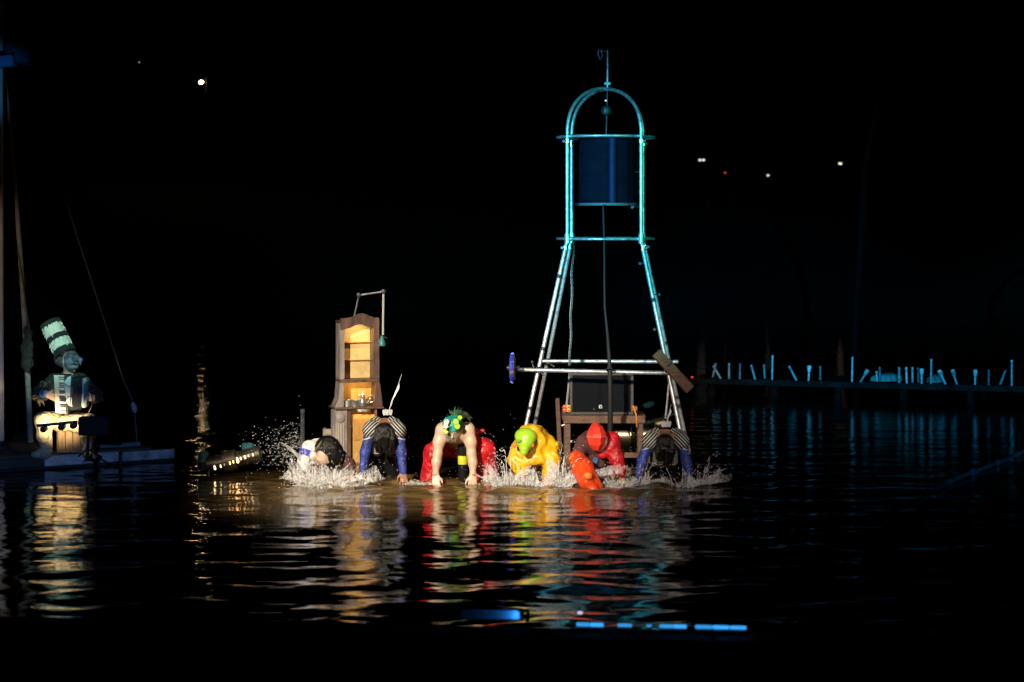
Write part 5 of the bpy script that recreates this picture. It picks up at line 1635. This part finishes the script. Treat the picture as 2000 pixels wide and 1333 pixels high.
for i in range(13):
    x = 141 + i * 1.75
    MB().box(f.j(x + .4, 768 - .05 * i, ay + .06 + (.012 if i % 2 else 0)), (1.5 * k, .19, (64 - (2 if i % 2 else 0)) * k), AR, bevel=.003).build("bellows_fold", mat("bellows_cloth", (.018, .02, .03), .6, 0, .2, 20), ac)
MB().box(f.j(166.5, 767, ay + .05), (11 * k, .17, 58 * k), AR, bevel=.02).build("bass_box", mat("pearl_white", (.62, .7, .7)), ac)
MB().prism([f.j(x, y, ay - .037) for x, y in ((163.5, 751), (171, 744), (170.5, 772), (163, 788))], (0, 0, 0), (0, .012, 0)).build("bass_grille", mat("bass_mesh", (.10, .13, .15), .5, .4, .3, 120), ac)
# the small white script on the bellows frame, too small to read in the photograph
lm = MB()
for i in range(7):
    y = 757 + i * 2.1
    lm.tube([f.j(139.6, y, ay - .045), f.j(140.9 + .4 * (i % 2), y + .6, ay - .045), f.j(139.8, y + 1.5, ay - .045)], .0022, 4)
lm.build("script_mark", paper, ac)
MB().tube([f.j(178, 770, ay), f.j(181, 784, ay - .02), f.j(178, 797, ay), f.j(173, 806, ay + .02)], .006, 6).build("bass_strap", mat("tan_strap", (.30, .18, .10), .6), ac)

# crate seat
cr_ = thing("crate_seat", V((P(140, 0, 23.3).x, 23.35, ZD)), "upright plank crate serving as the accordion player's seat", "crate")
zt = P(0, 838, 23.3).z
for i in range(4):
    x = P(116 + i * 14.5, 0, 23.2).x
    MB().box((x + .035, 23.16, (ZD + zt) / 2), (.078, .02, zt - ZD - .004), bevel=.003).build("plank", mat("crate_wood", (.30, .19, .09), .7, 0, .35, 8, .3, 30, stretch=(3, 3, .5)), cr_)
MB().box((P(138, 0, 23.3).x + .035, 23.33, zt - .012), (.33, .32, .022), bevel=.004).build("lid", old_wood, cr_)
for x in (112, 168):
    MB().box((P(x, 0, 23.3).x + .03, 23.33, (ZD + zt) / 2 - .015), (.02, .31, zt - ZD - .03), bevel=.003).build("side_panel", old_wood, cr_)

# light bar in front of the player
lb = thing("light_bar", V((P(173, 0, 22.75).x, 22.85, ZD)), "black bar of small lamps on a stand aimed at the accordion player", "light bar")
YB = 22.62
pA, pB = P(72, 832, YB), P(152, 824, YB)
MB().beam(pA, pB, .03, .03, bevel=.003).build("bar", black_plastic, lb)
lamp_defs = [(86, 838, 0), (121, 834, 0), (144, 831, 0)]
for x, y, _ in lamp_defs:
    q = P(x, y, YB)
    cn = MB().lathe(q + V((0, -.03, 0)), [(.012, -.03), (.034, -.025), (.040, .03), (.040, .055), (.034, .058)], 14, V((0, 1, .12))).build("lamp_can", black_plastic, lb, smooth='auto')
    MB().tube([q + V((0, 0, .02)), q + V((0, 0, .05))], .008, 6).build("yoke", dark_metal, cn)
    spot("bar_lamp", q + V((0, .045, .0)), f.j(x * .55 + 57, 812 if x < 130 else 800, .0), 15, (1, .78, .45), 84, .7, .03)
MB().box(P(185, 832, YB), (.33, .16, .20), bevel=.012).build("control_box", mat("dark_teal_box", (.004, .007, .007), .7, spec=.2), lb)
MB().tube([P(173, 848, YB), V((P(173, 0, 22.75).x, YB + .05, ZD - .03))], .018, 8).build("stand", black_plastic, lb)
q = V((P(173, 0, 22.75).x, YB + .05, ZD))
for a in (.3, 2.4, 4.5):
    MB().tube([q + V((0, 0, .10)), q + V((.16 * math.cos(a), .16 * abs(math.sin(a)), .004))], .012, 6).build("leg", black_plastic, lb)

# ------------------------------------------------------------------ splashes
spray_m = mat("spray_water", (.86, .85, .83), .15, 0, 0, trans=.2, ior=1.33)
mist_m = mat("fine_spray_water", (.78, .77, .76), .3, 0, 0, trans=.25, ior=1.33)


def drop(mb, c, r, v=None, st=1.0):
    if v is None or st <= 1.05:
        mb.ico(c, r)
    else:
        x, u, d = basis(v)
        mb.ico(c, (r, r, r * st), rot=Matrix((x, u, d)).transposed())


def lace_material():
    """thin aerated water: torn, partly clear"""
    m_ = mat("water_lace", (.82, .81, .79), .22, 0, 0, trans=.15, ior=1.33)
    nt = m_.node_tree; b = nt.nodes["Principled BSDF"]
    tc = nt.nodes.new("ShaderNodeTexCoord"); mp = nt.nodes.new("ShaderNodeMapping"); mp.inputs["Scale"].default_value = (2.0, 2.0, .55)
    n = nt.nodes.new("ShaderNodeTexNoise"); n.inputs["Scale"].default_value = 12; n.inputs["Detail"].default_value = 5; n.inputs["Roughness"].default_value = .7; n.inputs["Distortion"].default_value = 1.2
    r = nt.nodes.new("ShaderNodeValToRGB")
    r.color_ramp.elements[0].position, r.color_ramp.elements[0].color = .40, (.0, .0, .0, 1)
    r.color_ramp.elements[1].position, r.color_ramp.elements[1].color = .66, (.78, .78, .78, 1)
    nt.links.new(tc.outputs["Object"], mp.inputs[0]); nt.links.new(mp.outputs[0], n.inputs["Vector"])
    nt.links.new(n.outputs[0], r.inputs[0]); nt.links.new(r.outputs[0], b.inputs["Alpha"])
    return m_


lace_m = lace_material()


def splash(px, py, Y, w, h, n, label, lean=(0, 0), seed=0, jets=16, sheet=.6, dots=1.0, spread=1.0, front=0.0):
    """ballistic threads of drops, torn sheets of water and loose drops thrown up round one point of the water"""
    r = random.Random(seed)
    o = P(px, py, Y); o.z = 0.0
    root = thing("splash", o, label, "splash")
    s_ = MB()
    for i in range(jets):
        a = r.uniform(0, 2 * math.pi)
        p0 = o + V((w * .55 * r.uniform(-1, 1), .22 * w * math.sin(a), -.01))
        hh_ = h * (.10 + 1.1 * r.random() ** 1.8)
        side = (p0.x - o.x) / (w * .55)
        vx = side * r.uniform(.2, 1.0) * w * spread + lean[0] * h * r.uniform(.3, 1.6) + r.gauss(0, .12) * w
        vy = math.sin(a) * .3 * w + lean[1] * h
        at = lambda t_: p0 + V((vx * t_, vy * t_, 2 * hh_ * t_ - hh_ * t_ * t_ * 1.05))
        T = r.uniform(.5, 1.3)
        # the thread breaks into short necked pieces, then beads
        t0 = r.uniform(0, .1)
        while t0 < T:
            ln = r.uniform(.08, .45) * (1.25 - t0 / T)
            k_ = 5
            ra = r.uniform(.0024, .0055) * (1 - .45 * t0 / T)
            pts = [at(t0 + ln * q / (k_ - 1)) + V((r.gauss(0, .003), r.gauss(0, .004), r.gauss(0, .003))) for q in range(k_)]
            s_.tube(pts, [ra * .4, ra * r.uniform(.7, 1.2), ra * .8, ra * r.uniform(.7, 1.4), ra * .4], 5)
            t0 += ln + r.uniform(.01, .16)
        for k_ in range(int(5 * dots)):
            t_ = r.uniform(.3, 1.5)
            p = at(t_) + V((r.gauss(0, .025), r.gauss(0, .03), r.gauss(0, .025)))
            if p.z > 0:
                drop(s_, p, r.uniform(.0014, .0034), V((vx, vy, 2 * hh_ * (1 - t_) + .001)), r.uniform(2.0, 5.0))
    for i in range(int(n * .12)):
        a = r.uniform(0, 6.28); d = r.uniform(.2, 1.3)
        s_.ico(o + V((math.cos(a) * d * w * .62, math.sin(a) * d * w * .35, r.uniform(-.006, .008))), (r.uniform(.006, .02), r.uniform(.006, .02), r.uniform(.003, .008)))
    for i in range(int(n * dots * .45)):
        z = abs(r.gauss(0, .5)) * h + .01
        p = o + V((r.gauss(0, .45) * w * (1 + .6 * z / h) * spread + lean[0] * z, r.gauss(0, .18) * w, z))
        drop(s_, p, min(.005, .0014 + abs(r.gauss(0, .0012))), V(((p.x - o.x) / w + lean[0] + r.gauss(0, .3), 0, 1)), r.uniform(1.5, 4.5))
    m_ = s_.build("water_spray", spray_m, root, smooth=True)
    m_["kind"] = "stuff"
    # torn curling sheets
    l_ = MB()
    for i in range(int(9 * sheet) + 3):
        ww = r.uniform(.25, .75) * w; hh_ = h * r.uniform(.25, .8)
        x0 = r.uniform(-.5, .5) * w
        c = o + V((x0, r.uniform(-.2, .2) * w, -.015))
        curl = (x0 / w) * 2.0 * spread + lean[0] * 1.6 + r.gauss(0, .5)
        nu, nv = 18, 12
        vs, fs = [], []
        ph = [r.uniform(0, 6.28) for _ in range(6)]
        for v_ in range(nv):
            tv = v_ / (nv - 1)
            for u_ in range(nu):
                tu = u_ / (nu - 1) - .5
                z = hh_ * tv * (1 - 1.6 * tu * tu) * (.8 + .28 * math.sin(tu * 6 + ph[0]) + .08 * math.sin(tu * 19 + ph[1]))
                vs.append(c + V((tu * ww * (1 + .35 * tv) + curl * hh_ * tv * tv + .010 * math.sin(tv * 9 + ph[2]), .12 * w * math.cos(tu * 4 + ph[4]) * tv + .018 * math.sin(tu * 15 + tv * 6 + ph[3]), z)))
        for v_ in range(nv - 1):
            for u_ in range(nu - 1):
                k0 = v_ * nu + u_
                fs.append((k0, k0 + 1, k0 + nu + 1, k0 + nu))
        l_.add(vs, fs)
    x = l_.build("water_sheet", lace_m, root, smooth=True)
    x["kind"] = "stuff"
    return root


splash(602, 944, 21.65, .22, .42, 300, "tall bright splash round the white shirted person's arm", (-.12, -.1), 1, 22, .9, 1.6, .7)
splash(652, 942, 21.6, .34, .30, 300, "broad bright splash below the dark bobbed hair", (.12, -.1), 2, 26, 1.4, 1.4)
splash(700, 938, 21.85, .14, .16, 90, "small splash at the wrist between dresser and striped person", (.2, -.1), 3, 8, .2, 1.0)
splash(826, 948, 21.8, .20, .06, 60, "low ripple of foam by the red trousered person's wrist near the stripes", (-.8, -.3), 4, 7, .4, .5)
splash(936, 952, 21.7, .16, .05, 50, "low foam at the red trousered person's wrist near the raincoat", (.6, -.3), 5, 5, .3, .5)
splash(984, 958, 21.55, .15, .40, 260, "curling sheet of water between red trousers and yellow raincoat", (-.28, -.1), 6, 18, 1.1, 1.3, .7)
splash(1036, 952, 21.6, .18, .24, 160, "dense splash in front of the yellow raincoat", (0, -.15), 7, 16, 1.5, 1.0, .7)
splash(1098, 955, 21.6, .12, .40, 200, "rising sheet of water between the raincoat and the claw glove", (.16, -.05), 8, 16, 1.0, 1.2, .7)
splash(1210, 968, 21.5, .18, .20, 130, "wide low splash beside the claw glove", (.25, -.15), 9, 10, .8, .8)
splash(1256, 964, 21.65, .10, .24, 90, "thin splash at the dim striped person's wrist next to the glove", (.25, -.1), 10, 9, .4, .8)
splash(1330, 968, 21.6, .20, .20, 90, "crown shaped splash below the dim striped person by the tower's leg", (.0, -.1), 11, 9, .5, .7, 1.6)
splash(1374, 970, 21.7, .08, .30, 80, "slanting thin splash beyond the tower's leg", (.45, -.05), 12, 9, .4, .8)
# haze of fine drops thrown left of the row
r = random.Random(77)
root = thing("spray_cloud", P(540, 930, 21.9) * 1.0, "cloud of fine drops flung over the glint beads", "spray")
s_ = MB()
for i in range(620):
    px = 590 - abs(r.gauss(0, 48)); py = 872 + (590 - px) * .06 + r.gauss(0, 24)
    q = P(px, py, 21.9 + r.gauss(0, .25))
    if q.z > .01:
        drop(s_, q, min(.005, .0013 + abs(r.gauss(0, .0013))), V((-1, 0, .5)), r.uniform(1, 3))
for k_ in range(3):
    a = P(586, 900 - 4 * k_, 21.8); c_ = P(560 - 6 * k_, 876 - 6 * k_, 21.8)
    s_.tube([a, a.lerp(c_, .5) + V((0, 0, .02)), c_], [.006, .005, .002], 5)
x = s_.build("fine_spray", mist_m, root, smooth=True)
x["kind"] = "stuff"
# scattered drops over the whole row
root = thing("spray_cloud", P(1000, 930, 21.8) * 1.0, "sparse drops hanging over the whole row of performers", "spray")
s_ = MB()
for i in range(700):
    px = r.uniform(600, 1400); py = 962 - abs(r.gauss(0, 55))
    q = P(px, py, 21.6 + r.gauss(0, .3))
    if q.z > .0:
        drop(s_, q, min(.006, .0014 + abs(r.gauss(0, .0014))))
x = s_.build("fine_spray", mist_m, root, smooth=True)
x["kind"] = "stuff"
